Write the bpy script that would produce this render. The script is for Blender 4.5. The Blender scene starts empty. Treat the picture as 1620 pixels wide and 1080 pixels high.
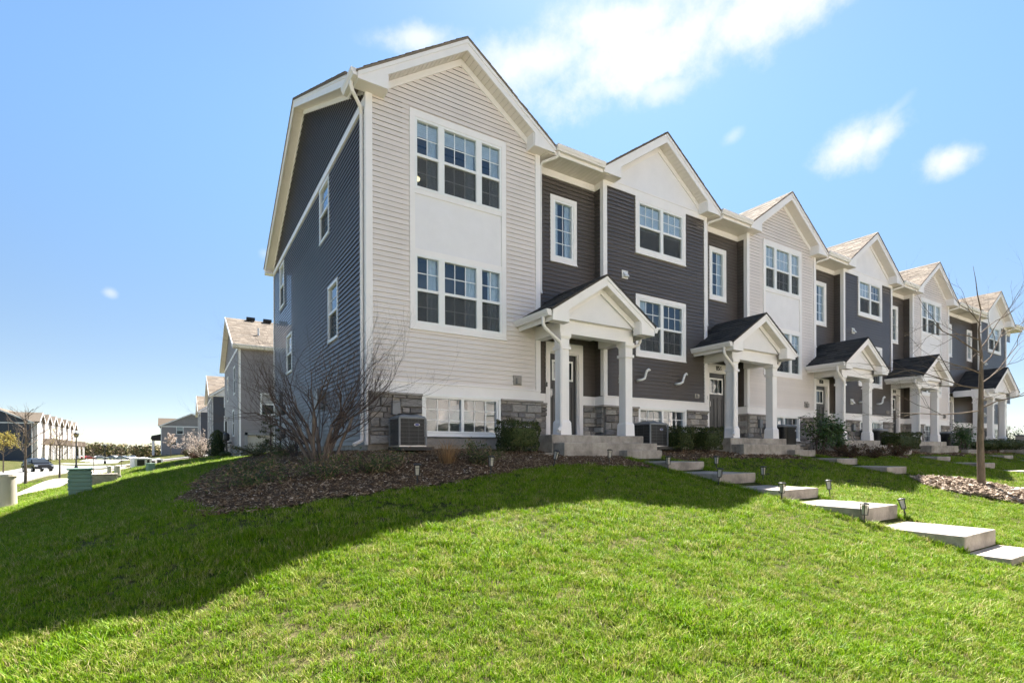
import bpy, bmesh, math, random
import numpy as np
from mathutils import Vector, Matrix, Quaternion
R = random.Random(7)
SC = bpy.context.scene
COL = SC.collection

# ------------------------------------------------------------------ camera, sky, sun, exposure
cam_d = bpy.data.cameras.new('camera'); cam = bpy.data.objects.new('camera', cam_d); COL.objects.link(cam)
CAM = Vector((-2.7591, -9.0301, 0.0)); YAW = 0.5662
cam.location = CAM
cam.rotation_mode = 'QUATERNION'
cam.rotation_quaternion = (Quaternion((0, 0, 1), -YAW) @ Quaternion((1, 0, 0), math.pi / 2) @ Quaternion((0, 0, 1), -0.003))
cam_d.sensor_width = 36; cam_d.lens = 825.08 / 1620 * 36
cam_d.shift_y = (713.656 - 540) / 1620
cam_d.clip_start = 0.1; cam_d.clip_end = 3000
SC.camera = cam

SUN_AZ = math.radians(43.3); SUN_EL = math.radians(53)
sun_vec = Vector((math.sin(SUN_AZ) * math.cos(SUN_EL), math.cos(SUN_AZ) * math.cos(SUN_EL), math.sin(SUN_EL)))
SKY_STRENGTH = 0.066; SUN_STRENGTH = 5.0; EXPOSURE = 2.3

SC.view_settings.view_transform = 'Standard'
SC.view_settings.look = 'None'
SC.view_settings.gamma = 1; SC.view_settings.use_curve_mapping = False
SC.view_settings.exposure = EXPOSURE
SC.render.engine = 'CYCLES'
SC.cycles.max_bounces = 8; SC.cycles.transparent_max_bounces = 24
SC.cycles.sample_clamp_indirect = 8

world = bpy.data.worlds.new('World'); SC.world = world; world.use_nodes = True
nt = world.node_tree; nt.nodes.clear()
def N(t, tree=None, **kw):
    n = (tree or nt).nodes.new(t)
    for k, v in kw.items(): setattr(n, k, v)
    return n
def L(a, b, tree=None): (tree or nt).links.new(a, b)
def M(op, a, b=None, c=None, tree=None, clamp=False):
    n = N('ShaderNodeMath', tree, operation=op); n.use_clamp = clamp
    for i, v in enumerate((a, b, c)):
        if v is None: continue
        if isinstance(v, (int, float)): n.inputs[i].default_value = v
        else: L(v, n.inputs[i], tree)
    return n.outputs[0]
sky = N('ShaderNodeTexSky', sky_type='NISHITA', sun_disc=False, sun_elevation=SUN_EL, sun_rotation=SUN_AZ,
        altitude=0, air_density=0.6, dust_density=0.12, ozone_density=3.5)
tc = N('ShaderNodeTexCoord'); sep = N('ShaderNodeSeparateXYZ'); L(tc.outputs['Generated'], sep.inputs[0])
az = M('ARCTAN2', sep.outputs[0], sep.outputs[1]); el = M('ARCSINE', sep.outputs[2])
n1 = N('ShaderNodeTexNoise', noise_dimensions='3D'); n1.inputs['Scale'].default_value = 11; n1.inputs['Detail'].default_value = 12; n1.inputs['Roughness'].default_value = .64
L(tc.outputs['Generated'], n1.inputs['Vector'])
def blob(a, e, ra, re, tilt=0.0, dens=1.0):
    da = M('SUBTRACT', az, a); de = M('SUBTRACT', el, e)
    de2 = M('SUBTRACT', de, M('MULTIPLY', da, tilt))
    r = M('ADD', M('POWER', M('ABSOLUTE', M('DIVIDE', da, ra)), 2.0), M('POWER', M('ABSOLUTE', M('DIVIDE', de2, re)), 2.0))
    base = M('SUBTRACT', 1.0, M('SQRT', r))
    v = M('ADD', base, M('MULTIPLY', M('SUBTRACT', n1.outputs[0], .5), 2.1))
    mr = N('ShaderNodeMapRange', interpolation_type='SMOOTHSTEP'); L(v, mr.inputs[0])
    mr.inputs[1].default_value = -.15; mr.inputs[2].default_value = 1.0; mr.inputs[3].default_value = 0; mr.inputs[4].default_value = dens
    return mr.outputs[0]
def pxdir(u, v):
    X = (u - 810) / 825.08; Y = (713.656 - v) / 825.08
    a = YAW + math.atan(X); e = math.atan(Y / math.hypot(1, X)); return a, e
mask = None
for (u, v, ru, rv, tilt, dens) in [(1030, 80, 250, 105, .12, 1), (1000, 40, 200, 70, .0, 1), (1210, 15, 250, 85, .12, 1), (850, 95, 150, 62, .1, .9), (668, 60, 80, 30, .1, .75),
                          (1350, 235, 78, 44, .12, .95), (1385, 222, 50, 34, .3, .9), (1504, 254, 58, 32, 0, .95), (1160, 217, 20, 14, .3, .35), (176, 462, 16, 11, 0, .45),
                          (1400, 195, 40, 14, .6, .3), (1050, 140, 70, 34, 0, .7), (420, 400, 14, 12, 0, .25)]:
    a, e = pxdir(u, v); a2, _ = pxdir(u + ru, v); _, e2 = pxdir(u, v - rv)
    b = blob(a, e, a2 - a, e2 - e, tilt, dens)
    mask = b if mask is None else M('MAXIMUM', mask, b)
# sparse thin cloud elsewhere in the sky, same character
n2 = N('ShaderNodeTexNoise'); n2.inputs['Scale'].default_value = 2.2; n2.inputs['Detail'].default_value = 8; n2.inputs['Roughness'].default_value = .6
L(tc.outputs['Generated'], n2.inputs['Vector'])
hue = N('ShaderNodeMix', data_type='RGBA', blend_type='MULTIPLY'); hue.inputs[0].default_value = 1
hz = N('ShaderNodeMapRange', interpolation_type='SMOOTHSTEP'); L(el, hz.inputs[0]); hz.inputs[1].default_value = 0; hz.inputs[2].default_value = .6
hc = N('ShaderNodeMix', data_type='RGBA'); L(hz.outputs[0], hc.inputs[0]); hc.inputs[6].default_value = (.63, .47, .41, 1); hc.inputs[7].default_value = (1, 1, 1, 1)   # milky spring air: paler, dimmer towards the horizon, all round
hm = N('ShaderNodeMix', data_type='RGBA', blend_type='MULTIPLY'); hm.inputs[0].default_value = 1; L(sky.outputs[0], hm.inputs[6]); L(hc.outputs[2], hm.inputs[7])
L(hm.outputs[2], hue.inputs[6]); hue.inputs[7].default_value = (.98, 1.07, .96, 1)
mx = N('ShaderNodeMix', data_type='RGBA'); L(mask, mx.inputs[0]); L(hue.outputs[2], mx.inputs[6]); mx.inputs[7].default_value = (3.5, 3.55, 3.6, 1)
CLOUD = mx
bg = N('ShaderNodeBackground'); bg.inputs[1].default_value = SKY_STRENGTH; L(mx.outputs[2], bg.inputs[0])
wo = N('ShaderNodeOutputWorld'); L(bg.outputs[0], wo.inputs[0])

sun_d = bpy.data.lights.new('sun', 'SUN'); sun_d.energy = SUN_STRENGTH; sun_d.angle = math.radians(.53); sun_d.color = (1, .95, .87)
sun = bpy.data.objects.new('sun', sun_d); COL.objects.link(sun)
sun.rotation_euler = (-sun_vec).to_track_quat('-Z', 'Y').to_euler(); sun.location = (20, 20, 40)
# ------------------------------------------------------------------ materials
def newmat(name):
    m = bpy.data.materials.new(name); m.use_nodes = True
    t = m.node_tree; t.nodes.clear()
    out = N('ShaderNodeOutputMaterial', t); p = N('ShaderNodeBsdfPrincipled', t); L(p.outputs[0], out.inputs[0], t)
    return m, t, p, out
def rnd_value(t):
    oi = N('ShaderNodeObjectInfo', t); ge = N('ShaderNodeNewGeometry', t)
    return M('FRACT', M('ADD', oi.outputs['Random'], ge.outputs['Random Per Island'], tree=t), tree=t)
def ramp(t, fac, cols):
    r = N('ShaderNodeValToRGB', t); L(fac, r.inputs[0], t); e = r.color_ramp.elements
    while len(e) < len(cols): e.new(.5)
    for i, (p, c) in enumerate(cols): e[i].position = p; e[i].color = (*c, 1)
    return r.outputs[0]
def noise(t, scale, detail=4, rough=.55, coord='Object', stretch=None):
    c = N('ShaderNodeTexCoord', t); n = N('ShaderNodeTexNoise', t)
    n.inputs['Scale'].default_value = scale; n.inputs['Detail'].default_value = detail; n.inputs['Roughness'].default_value = rough
    src = c.outputs[coord]
    if coord == 'World':
        g = N('ShaderNodeNewGeometry', t); src = g.outputs['Position']
    if stretch:
        mp = N('ShaderNodeMapping', t); mp.inputs['Scale'].default_value = stretch; L(src, mp.inputs[0], t); src = mp.outputs[0]
    L(src, n.inputs['Vector'], t); return n.outputs[0]
_tc_world = lambda t: N('ShaderNodeNewGeometry', t).outputs['Position']
def wnoise(t, scale, detail=4, rough=.55, stretch=None):
    n = N('ShaderNodeTexNoise', t); n.inputs['Scale'].default_value = scale; n.inputs['Detail'].default_value = detail; n.inputs['Roughness'].default_value = rough
    src = _tc_world(t)
    if stretch:
        mp = N('ShaderNodeMapping', t); mp.inputs['Scale'].default_value = stretch; L(src, mp.inputs[0], t); src = mp.outputs[0]
    L(src, n.inputs['Vector'], t); return n.outputs[0]
def mixc(t, fac, a, b, mode='MIX'):
    m = N('ShaderNodeMix', t, data_type='RGBA', blend_type=mode)
    for i, v in ((0, fac), (6, a), (7, b)):
        if isinstance(v, (int, float)): m.inputs[i].default_value = v
        elif isinstance(v, tuple): m.inputs[i].default_value = (*v, 1)
        else: L(v, m.inputs[i], t)
    return m.outputs[2]
def bump(t, p, h, strength=.3, dist=.02):
    b = N('ShaderNodeBump', t); b.inputs['Strength'].default_value = strength; b.inputs['Distance'].default_value = dist
    L(h, b.inputs['Height'], t); L(b.outputs[0], p.inputs['Normal'], t)
def paint(name, c, rough=.5, var=.12, scale=3, spec=.4, grime=.0, bstr=0.0, metal=0.0, per=0.0):
    m, t, p, o = newmat(name)
    f = wnoise(t, scale, 5, .6)
    dark = tuple(x * (1 - var) for x in c); lite = tuple(min(1, x * (1 + var * .6)) for x in c)
    col = ramp(t, f, [(.3, dark), (.7, lite)])
    if per:
        col = mixc(t, rnd_value(t), mixc(t, 1.0, col, (1 - per,) * 3, 'MULTIPLY'), col)
    if grime:
        g = wnoise(t, 1.3, 6, .7, (1, 1, .25)); gf = ramp(t, g, [(.52, (0, 0, 0)), (.75, (grime,) * 3)])
        col = mixc(t, gf, col, tuple(x * .55 for x in c))
    L(col, p.inputs['Base Color'], t)
    p.inputs['Roughness'].default_value = rough; p.inputs['Specular IOR Level'].default_value = spec; p.inputs['Metallic'].default_value = metal
    if bstr: bump(t, p, wnoise(t, scale * 12, 4), bstr, .01)
    return m
MT = {}
MT['light'] = paint('vinyl_light', (.785, .715, .67), .42, .05, 1.2, .4, .10, .06, per=.05)
MT['dark'] = paint('vinyl_dark', (.110, .094, .084), .36, .08, 1.2, .32, .0, .06, per=.10)
MT['grey'] = paint('vinyl_grey', (.28, .25, .25), .5, .06, 1.2, .35, .0, .05, per=.08)
MT['navy'] = paint('vinyl_navy', (.055, .06, .075), .45, .06, 1.2, .4, per=.08)
MT['white'] = paint('white_trim', (.86, .825, .81), .45, .04, 2, .4, .10)
MT['panel'] = paint('white_panel', (.80, .78, .795), .6, .04, 3, .3, .08, .12)
MT['soffit'] = paint('soffit_vinyl', (.78, .72, .68), .5, .04, 2, .3)
MT['gutter'] = paint('gutter_metal', (.80, .76, .74), .35, .04, 2, .5)
MT['frame'] = paint('window_vinyl', (.82, .82, .81), .35, .02, 2, .5)
MT['black'] = paint('black_plastic', (.02, .02, .02), .45, .1, 3)
MT['blackm'] = paint('black_metal', (.025, .025, .028), .4, .1, 5, .5)
MT['wire'] = paint('wire_coating', (.10, .105, .11), .5, .1, 4, .4)
MT['door'] = paint('door_paint', (.035, .036, .038), .35, .08, 2, .5)
MT['steel'] = paint('brushed_steel', (.45, .45, .46), .35, .1, 8, .5, metal=.8)
MT['greymetal'] = paint('grey_metal', (.20, .21, .22), .45, .1, 4, .5)
MT['core'] = paint('inner_wall_paint', (.30, .29, .28), .8, .1, 1)
MT['utility'] = paint('utility_green', (.16, .27, .20), .5, .08, 3, .4, .15)
MT['beige'] = paint('utility_beige', (.50, .46, .38), .55, .06, 3, .4, .15)
MT['curtain'] = paint('curtain_cloth', (.85, .85, .86), .9, .1, 6, .1)
MT['pvc'] = paint('pvc_white', (.75, .74, .72), .4, .04, 4)
MT['limestone'] = paint('ledge_stone', (.36, .33, .30), .8, .2, 9, .2, 0, .5)
MT['lampglass'] = paint('lamp_glass', (.42, .40, .36), .25, .1, 8, .5)
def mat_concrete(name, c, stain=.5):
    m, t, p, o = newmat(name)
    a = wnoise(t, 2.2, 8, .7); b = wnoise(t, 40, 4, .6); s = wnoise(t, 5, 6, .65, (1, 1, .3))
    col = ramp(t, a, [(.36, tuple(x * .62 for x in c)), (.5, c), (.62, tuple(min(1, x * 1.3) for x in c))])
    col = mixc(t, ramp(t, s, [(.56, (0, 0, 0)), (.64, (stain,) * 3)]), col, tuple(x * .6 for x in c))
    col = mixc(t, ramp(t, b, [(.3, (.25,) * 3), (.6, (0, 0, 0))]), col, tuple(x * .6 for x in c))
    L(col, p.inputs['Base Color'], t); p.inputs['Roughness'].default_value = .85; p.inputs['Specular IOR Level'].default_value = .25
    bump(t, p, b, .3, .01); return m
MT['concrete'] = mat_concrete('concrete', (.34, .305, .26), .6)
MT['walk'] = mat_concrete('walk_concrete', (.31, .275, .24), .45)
MT['road'] = mat_concrete('pale_road', (.24, .235, .225), .15)
def mat_stone():
    m, t, p, o = newmat('veneer_stone')
    r = rnd_value(t)
    c0 = ramp(t, r, [(0, (.17, .165, .165)), (.15, (.42, .37, .31)), (.3, (.29, .28, .275)), (.45, (.58, .52, .44)), (.58, (.33, .31, .285)), (.7, (.50, .475, .445)), (.82, (.15, .145, .145)), (.92, (.40, .345, .29)), (1, (.25, .245, .25))])
    a = wnoise(t, 14, 8, .7, (1, 1, 2.2))
    col = mixc(t, ramp(t, a, [(.35, (.75,) * 3), (.65, (0,) * 3)]), c0, mixc(t, 1.0, c0, (.55, .55, .58), 'MULTIPLY'))
    L(col, p.inputs['Base Color'], t); p.inputs['Roughness'].default_value = .85; p.inputs['Specular IOR Level'].default_value = .25
    bump(t, p, a, .9, .03); return m
MT['stone'] = mat_stone()
MT['mortar'] = paint('mortar', (.30, .28, .26), .9, .15, 20, .1, 0, .5)
def mat_shingle(name, cols, rough=.9):
    m, t, p, o = newmat(name)
    r = rnd_value(t); c0 = ramp(t, r, cols); g = wnoise(t, 90, 3, .7); b = wnoise(t, 1.2, 4)
    col = mixc(t, ramp(t, g, [(.35, (.5,) * 3), (.65, (0,) * 3)]), c0, mixc(t, 1.0, c0, (.6, .6, .6), 'MULTIPLY'))
    col = mixc(t, ramp(t, b, [(.3, (.25,) * 3), (.7, (0,) * 3)]), col, mixc(t, 1.0, col, (.75, .72, .7), 'MULTIPLY'))
    L(col, p.inputs['Base Color'], t); p.inputs['Roughness'].default_value = rough; p.inputs['Specular IOR Level'].default_value = .15
    bump(t, p, g, .4, .01); return m
MT['roof'] = mat_shingle('brown_shingle', [(0, (.13, .10, .075)), (.3, (.20, .165, .13)), (.55, (.155, .12, .09)), (.8, (.27, .225, .18)), (1, (.10, .08, .066))])
MT['porchroof'] = mat_shingle('dark_shingle', [(0, (.055, .050, .045)), (.5, (.095, .086, .078)), (1, (.042, .040, .038))])
def mat_glass(name, tint, refl, rough=.0, screen=0.0):
    m = bpy.data.materials.new(name); m.use_nodes = True; t = m.node_tree; t.nodes.clear()
    out = N('ShaderNodeOutputMaterial', t)
    tr = N('ShaderNodeBsdfTransparent', t); tr.inputs[0].default_value = (*tint, 1)
    gl = N('ShaderNodeBsdfGlossy', t); gl.inputs['Roughness'].default_value = rough
    ge = N('ShaderNodeNewGeometry', t); dt = N('ShaderNodeVectorMath', t, operation='DOT_PRODUCT'); L(ge.outputs['Normal'], dt.inputs[0], t); L(ge.outputs['Incoming'], dt.inputs[1], t)
    c5 = M('POWER', M('SUBTRACT', 1.0, M('ABSOLUTE', dt.outputs['Value'], tree=t), tree=t), 4.0, tree=t)      # Schlick, same for both faces of the pane
    fr = M('ADD', refl, M('MULTIPLY', c5, 1 - refl, tree=t), tree=t, clamp=True)
    mx = N('ShaderNodeMixShader', t); L(fr, mx.inputs[0], t); L(tr.outputs[0], mx.inputs[1], t); L(gl.outputs[0], mx.inputs[2], t)
    wob = wnoise(t, 1.1, 2, .4); b = N('ShaderNodeBump', t); b.inputs['Strength'].default_value = .10; b.inputs['Distance'].default_value = .03
    L(wob, b.inputs['Height'], t); L(b.outputs[0], gl.inputs['Normal'], t)
    L(mx.outputs[0], out.inputs[0], t); return m
MT['glass'] = mat_glass('window_glass', (.82, .88, .92), .09)
MT['glasslow'] = mat_glass('window_glass_low', (.82, .88, .92), .06)
def mat_screen():
    m = bpy.data.materials.new('insect_screen'); m.use_nodes = True; t = m.node_tree; t.nodes.clear()
    out = N('ShaderNodeOutputMaterial', t); tr = N('ShaderNodeBsdfTransparent', t); d = N('ShaderNodeBsdfDiffuse', t); d.inputs[0].default_value = (.10, .105, .11, 1)
    mx = N('ShaderNodeMixShader', t); mx.inputs[0].default_value = .45; L(tr.outputs[0], mx.inputs[1], t); L(d.outputs[0], mx.inputs[2], t); L(mx.outputs[0], out.inputs[0], t); return m
MT['screen'] = mat_screen()
def mat_emit(name, c, s):
    m = bpy.data.materials.new(name); m.use_nodes = True; t = m.node_tree; t.nodes.clear()
    out = N('ShaderNodeOutputMaterial', t); e = N('ShaderNodeEmission', t); e.inputs[0].default_value = (*c, 1); e.inputs[1].default_value = s; L(e.outputs[0], out.inputs[0], t); return m
MT['bulb'] = mat_emit('lamp_light', (1, .78, .42), 1.6)
def mat_leaf(name, cols, trans=.3, rough=.6, patch=None, spec=.15):
    m, t, p, o = newmat(name)
    col = ramp(t, rnd_value(t), cols)
    if patch:
        f = wnoise(t, patch[0], 6, .7); col = mixc(t, ramp(t, f, [(patch[1], (0,) * 3), (patch[2], (1,) * 3)]), col, ramp(t, rnd_value(t), patch[3]))
    L(col, p.inputs['Base Color'], t); p.inputs['Roughness'].default_value = rough; p.inputs['Specular IOR Level'].default_value = spec
    tl = N('ShaderNodeBsdfTranslucent', t); L(col, tl.inputs[0], t)
    mx = N('ShaderNodeMixShader', t); mx.inputs[0].default_value = trans
    L(p.outputs[0], mx.inputs[1], t); L(tl.outputs[0], mx.inputs[2], t); L(mx.outputs[0], o.inputs[0], t); return m
MT['grass'] = mat_leaf('grass_blade', [(0, (.028, .075, .004)), (.25, (.10, .205, .005)), (.5, (.20, .34, .006)), (.72, (.13, .26, .005)), (.88, (.28, .40, .012)), (.95, (.36, .34, .09)), (1, (.46, .39, .19))], .32, .55,
                       (6.0, .47, .64, [(0, (.05, .10, .006)), (.3, (.19, .28, .012)), (.55, (.26, .33, .02)), (.75, (.40, .34, .13)), (1, (.52, .44, .25))]), .12)
MT['clip'] = mat_leaf('clipped_leaf', [(0, (.014, .024, .009)), (.45, (.045, .066, .020)), (.8, (.085, .11, .035)), (1, (.13, .11, .05))], .15, .5)
MT['leaf'] = mat_leaf('shrub_leaf', [(0, (.03, .07, .018)), (.5, (.055, .11, .025)), (1, (.09, .15, .035))], .3, .4, spec=.4)
MT['juniper'] = mat_leaf('juniper_leaf', [(0, (.045, .08, .028)), (.4, (.09, .13, .042)), (.6, (.14, .15, .06)), (.8, (.24, .165, .095)), (1, (.33, .23, .14))], .2, .7)
MT['brownleaf'] = mat_leaf('brown_leaf', [(0, (.06, .03, .02)), (.5, (.10, .055, .035)), (.8, (.05, .06, .025)), (1, (.14, .09, .05))], .2, .7)
MT['straw'] = mat_leaf('dry_grass_blade', [(0, (.30, .17, .08)), (.5, (.42, .26, .13)), (1, (.22, .14, .08))], .3, .7)
MT['blossom'] = mat_leaf('blossom', [(0, (.45, .36, .31)), (.6, (.58, .50, .44)), (1, (.36, .27, .22))], .3, .7)
MT['yellowleaf'] = mat_leaf('spring_leaf', [(0, (.28, .24, .05)), (.5, (.38, .32, .08)), (1, (.24, .17, .06))], .3, .7)
MT['wood'] = mat_leaf('far_tree_leaf', [(0, (.05, .075, .03)), (.3, (.11, .11, .045)), (.6, (.16, .11, .07)), (.8, (.20, .17, .06)), (1, (.13, .09, .07))], .1, .8)
def mat_bark(name, c):
    m, t, p, o = newmat(name); a = wnoise(t, 9, 6, .7, (2.2, 2.2, .5)); 
    L(ramp(t, a, [(.3, tuple(x * .5 for x in c)), (.55, c), (.75, tuple(x * 1.45 for x in c))]), p.inputs['Base Color'], t)
    p.inputs['Roughness'].default_value = .85; p.inputs['Specular IOR Level'].default_value = .2; bump(t, p, a, .8, .02); return m
MT['bark'] = mat_bark('bark', (.16, .125, .095)); MT['twig'] = mat_bark('twig_bark', (.105, .078, .066)); MT['greybark'] = mat_bark('grey_bark', (.17, .135, .11))
MT['chip'] = mat_leaf('wood_chip', [(0, (.075, .048, .028)), (.45, (.155, .102, .060)), (.75, (.24, .165, .102)), (.94, (.38, .28, .185)), (1, (.62, .51, .40))], 0.0, .85)
MT['palechip'] = mat_leaf('pale_wood_chip', [(0, (.12, .085, .06)), (.4, (.22, .165, .12)), (.8, (.34, .27, .21)), (1, (.50, .42, .34))], 0.0, .85)
def mat_ground(name, cols, scale=1.2, scale2=25):
    m, t, p, o = newmat(name); a = wnoise(t, scale, 7, .7); b = wnoise(t, scale2, 5, .7)
    f = M('ADD', M('MULTIPLY', a, .5, tree=t), M('MULTIPLY', b, .5, tree=t), tree=t)
    L(ramp(t, f, cols), p.inputs['Base Color'], t); p.inputs['Roughness'].default_value = .95; p.inputs['Specular IOR Level'].default_value = .05
    bump(t, p, b, .8, .03); return m
MT['lawn'] = mat_ground('lawn_soil', [(.34, (.020, .030, .008)), (.48, (.045, .055, .012)), (.58, (.11, .095, .045)), (.7, (.26, .20, .12))])
MT['mulchsoil'] = mat_ground('mulch_soil', [(.3, (.05, .032, .021)), (.55, (.10, .066, .044)), (.7, (.16, .115, .08))], 2, 30)
def simple(name, c, rough=.5, metal=0, spec=.5):
    m, t, p, o = newmat(name); p.inputs['Base Color'].default_value = (*c, 1); p.inputs['Roughness'].default_value = rough; p.inputs['Metallic'].default_value = metal; p.inputs['Specular IOR Level'].default_value = spec; return m
MT['carpaint'] = paint('car_black_paint', (.015, .016, .02), .2, .1, 2, .6)
MT['carwhite'] = paint('car_white_paint', (.6, .6, .6), .25, .05, 2, .5); MT['carred'] = paint('car_red_paint', (.25, .03, .02), .25, .05, 2, .5); MT['carsilver'] = paint('car_silver_paint', (.35, .36, .38), .25, .05, 2, .5)
MT['carglass'] = paint('car_glass', (.03, .035, .04), .06, .05, 2, .7); MT['rubber'] = paint('tyre_rubber', (.02, .02, .02), .8, .1, 6, .2); MT['headlight'] = paint('headlight_lens', (.7, .7, .72), .1, .03, 5, .7)
MT['blue'] = simple('badge_blue', (.05, .06, .25)); MT['greentag'] = simple('tag_green', (.1, .6, .08))

# ------------------------------------------------------------------ mesh helpers
class MB:
    def __init__(s): s.v = []; s.f = []
    def add(s, vs, fs):
        n = len(s.v); s.v += [tuple(v) for v in vs]; s.f += [tuple(i + n for i in f) for f in fs]; return s
    def hexa(s, p): return s.add(p, [(0, 1, 2, 3), (7, 6, 5, 4), (0, 4, 5, 1), (1, 5, 6, 2), (2, 6, 7, 3), (3, 7, 4, 0)])
    def box(s, x0, x1, y0, y1, z0, z1):
        return s.hexa([(x0, y0, z0), (x0, y1, z0), (x1, y1, z0), (x1, y0, z0), (x0, y0, z1), (x0, y1, z1), (x1, y1, z1), (x1, y0, z1)])
    def fbox(s, F, u0, u1, o0, o1, z0, z1):
        return s.hexa([F(u0, o0, z0), F(u0, o1, z0), F(u1, o1, z0), F(u1, o0, z0), F(u0, o0, z1), F(u0, o1, z1), F(u1, o1, z1), F(u1, o0, z1)])
    def prism(s, poly, vec):
        n = len(poly); a = [tuple(p) for p in poly]; b = [(p[0] + vec[0], p[1] + vec[1], p[2] + vec[2]) for p in a]
        return s.add(a + b, [tuple(range(n))[::-1], tuple(range(n, 2 * n))] + [(i, (i + 1) % n, n + (i + 1) % n, n + i) for i in range(n)])
    def tube(s, pts, r, n=6, cap=True):
        pts = [Vector(p) for p in pts]; m = len(pts); rs = r if isinstance(r, (list, tuple)) else [r] * m
        base = len(s.v); up = None
        for i, p in enumerate(pts):
            d = (pts[min(i + 1, m - 1)] - pts[max(i - 1, 0)]).normalized()
            if up is None:
                up = d.orthogonal().normalized()
            else:
                up = (up - d * up.dot(d)); up = up.normalized() if up.length > 1e-6 else d.orthogonal().normalized()
            w = d.cross(up)
            for k in range(n):
                a = 2 * math.pi * k / n; q = p + (up * math.cos(a) + w * math.sin(a)) * rs[i]; s.v.append(tuple(q))
        for i in range(m - 1):
            for k in range(n):
                s.f.append((base + i * n + k, base + i * n + (k + 1) % n, base + (i + 1) * n + (k + 1) % n, base + (i + 1) * n + k))
        if cap: s.f.append(tuple(base + k for k in range(n))[::-1]); s.f.append(tuple(base + (m - 1) * n + k for k in range(n)))
        return s
    def cyl(s, c, r, z0, z1, n=16, r2=None):
        return s.tube([(c[0], c[1], z0), (c[0], c[1], z1)], [r, r if r2 is None else r2], n)
    def lathe(s, c, prof, n=20, a0=0.0):
        base = len(s.v); m = len(prof)
        for r, z in prof:
            for k in range(n):
                a = a0 + 2 * math.pi * k / n; s.v.append((c[0] + r * math.cos(a), c[1] + r * math.sin(a), z))
        for i in range(m - 1):
            for k in range(n): s.f.append((base + i * n + k, base + i * n + (k + 1) % n, base + (i + 1) * n + (k + 1) % n, base + (i + 1) * n + k))
        s.f.append(tuple(base + k for k in range(n))[::-1]); s.f.append(tuple(base + (m - 1) * n + k for k in range(n)))
        return s
    def mesh(s, name, mat, smooth=False):
        me = bpy.data.meshes.new(name); me.from_pydata(s.v, [], s.f); 
        if mat: me.materials.append(MT[mat] if isinstance(mat, str) else mat)
        if smooth: me.polygons.foreach_set('use_smooth', [True] * len(me.polygons))
        return me
    def obj(s, name, mat, parent=None, smooth=False, bevel=0, stuff=False, label=None):
        o = link(name, s.mesh(name, mat, smooth), parent)
        if bevel:
            b = o.modifiers.new('bevel', 'BEVEL'); b.width = bevel; b.segments = 2; b.limit_method = 'ANGLE'; b.angle_limit = math.radians(35)
        if stuff: o['kind'] = 'stuff'
        if label: o['label'] = label
        return o
def link(name, me, parent=None, loc=None, rot=None, scale=None):
    o = bpy.data.objects.new(name, me); COL.objects.link(o)
    if parent: o.parent = parent
    if loc is not None: o.location = loc
    if rot is not None: o.rotation_euler = rot
    if scale is not None: o.scale = scale
    return o
def tag(o, label, cat, group=None):
    o['label'] = label; o['category'] = cat
    if group: o['group'] = group
    return o
def thing(name, label, cat, loc=(0, 0, 0), group=None, rz=0):
    o = bpy.data.objects.new(name, None); COL.objects.link(o); o.location = loc; o.rotation_euler = (0, 0, rz); o.empty_display_size = .2
    return tag(o, label, cat, group)
def structure(o): o['kind'] = 'structure'; return o
def kids(o): return list(o.children)
def dup(root, loc=None, rz=None, label=None, scale=None):
    def cp(o, par):
        c = o.copy(); COL.objects.link(c)
        if par: c.parent = par
        for k in kids(o): cp(k, c)
        return c
    r = cp(root, None)
    if loc is not None: r.location = loc
    if rz is not None: r.rotation_euler = (0, 0, rz)
    if scale is not None: r.scale = (scale,) * 3
    if label: r['label'] = label
    return r
def text_mesh(s, size, depth=.004):
    cu = bpy.data.curves.new('number', 'FONT'); cu.body = s; cu.size = size; cu.extrude = depth; cu.align_x = 'CENTER'; cu.offset = .004
    o = bpy.data.objects.new('number', cu); COL.objects.link(o); dg = bpy.context.evaluated_depsgraph_get(); dg.update()
    me = bpy.data.meshes.new_from_object(o.evaluated_get(dg)); bpy.data.objects.remove(o); return me
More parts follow.
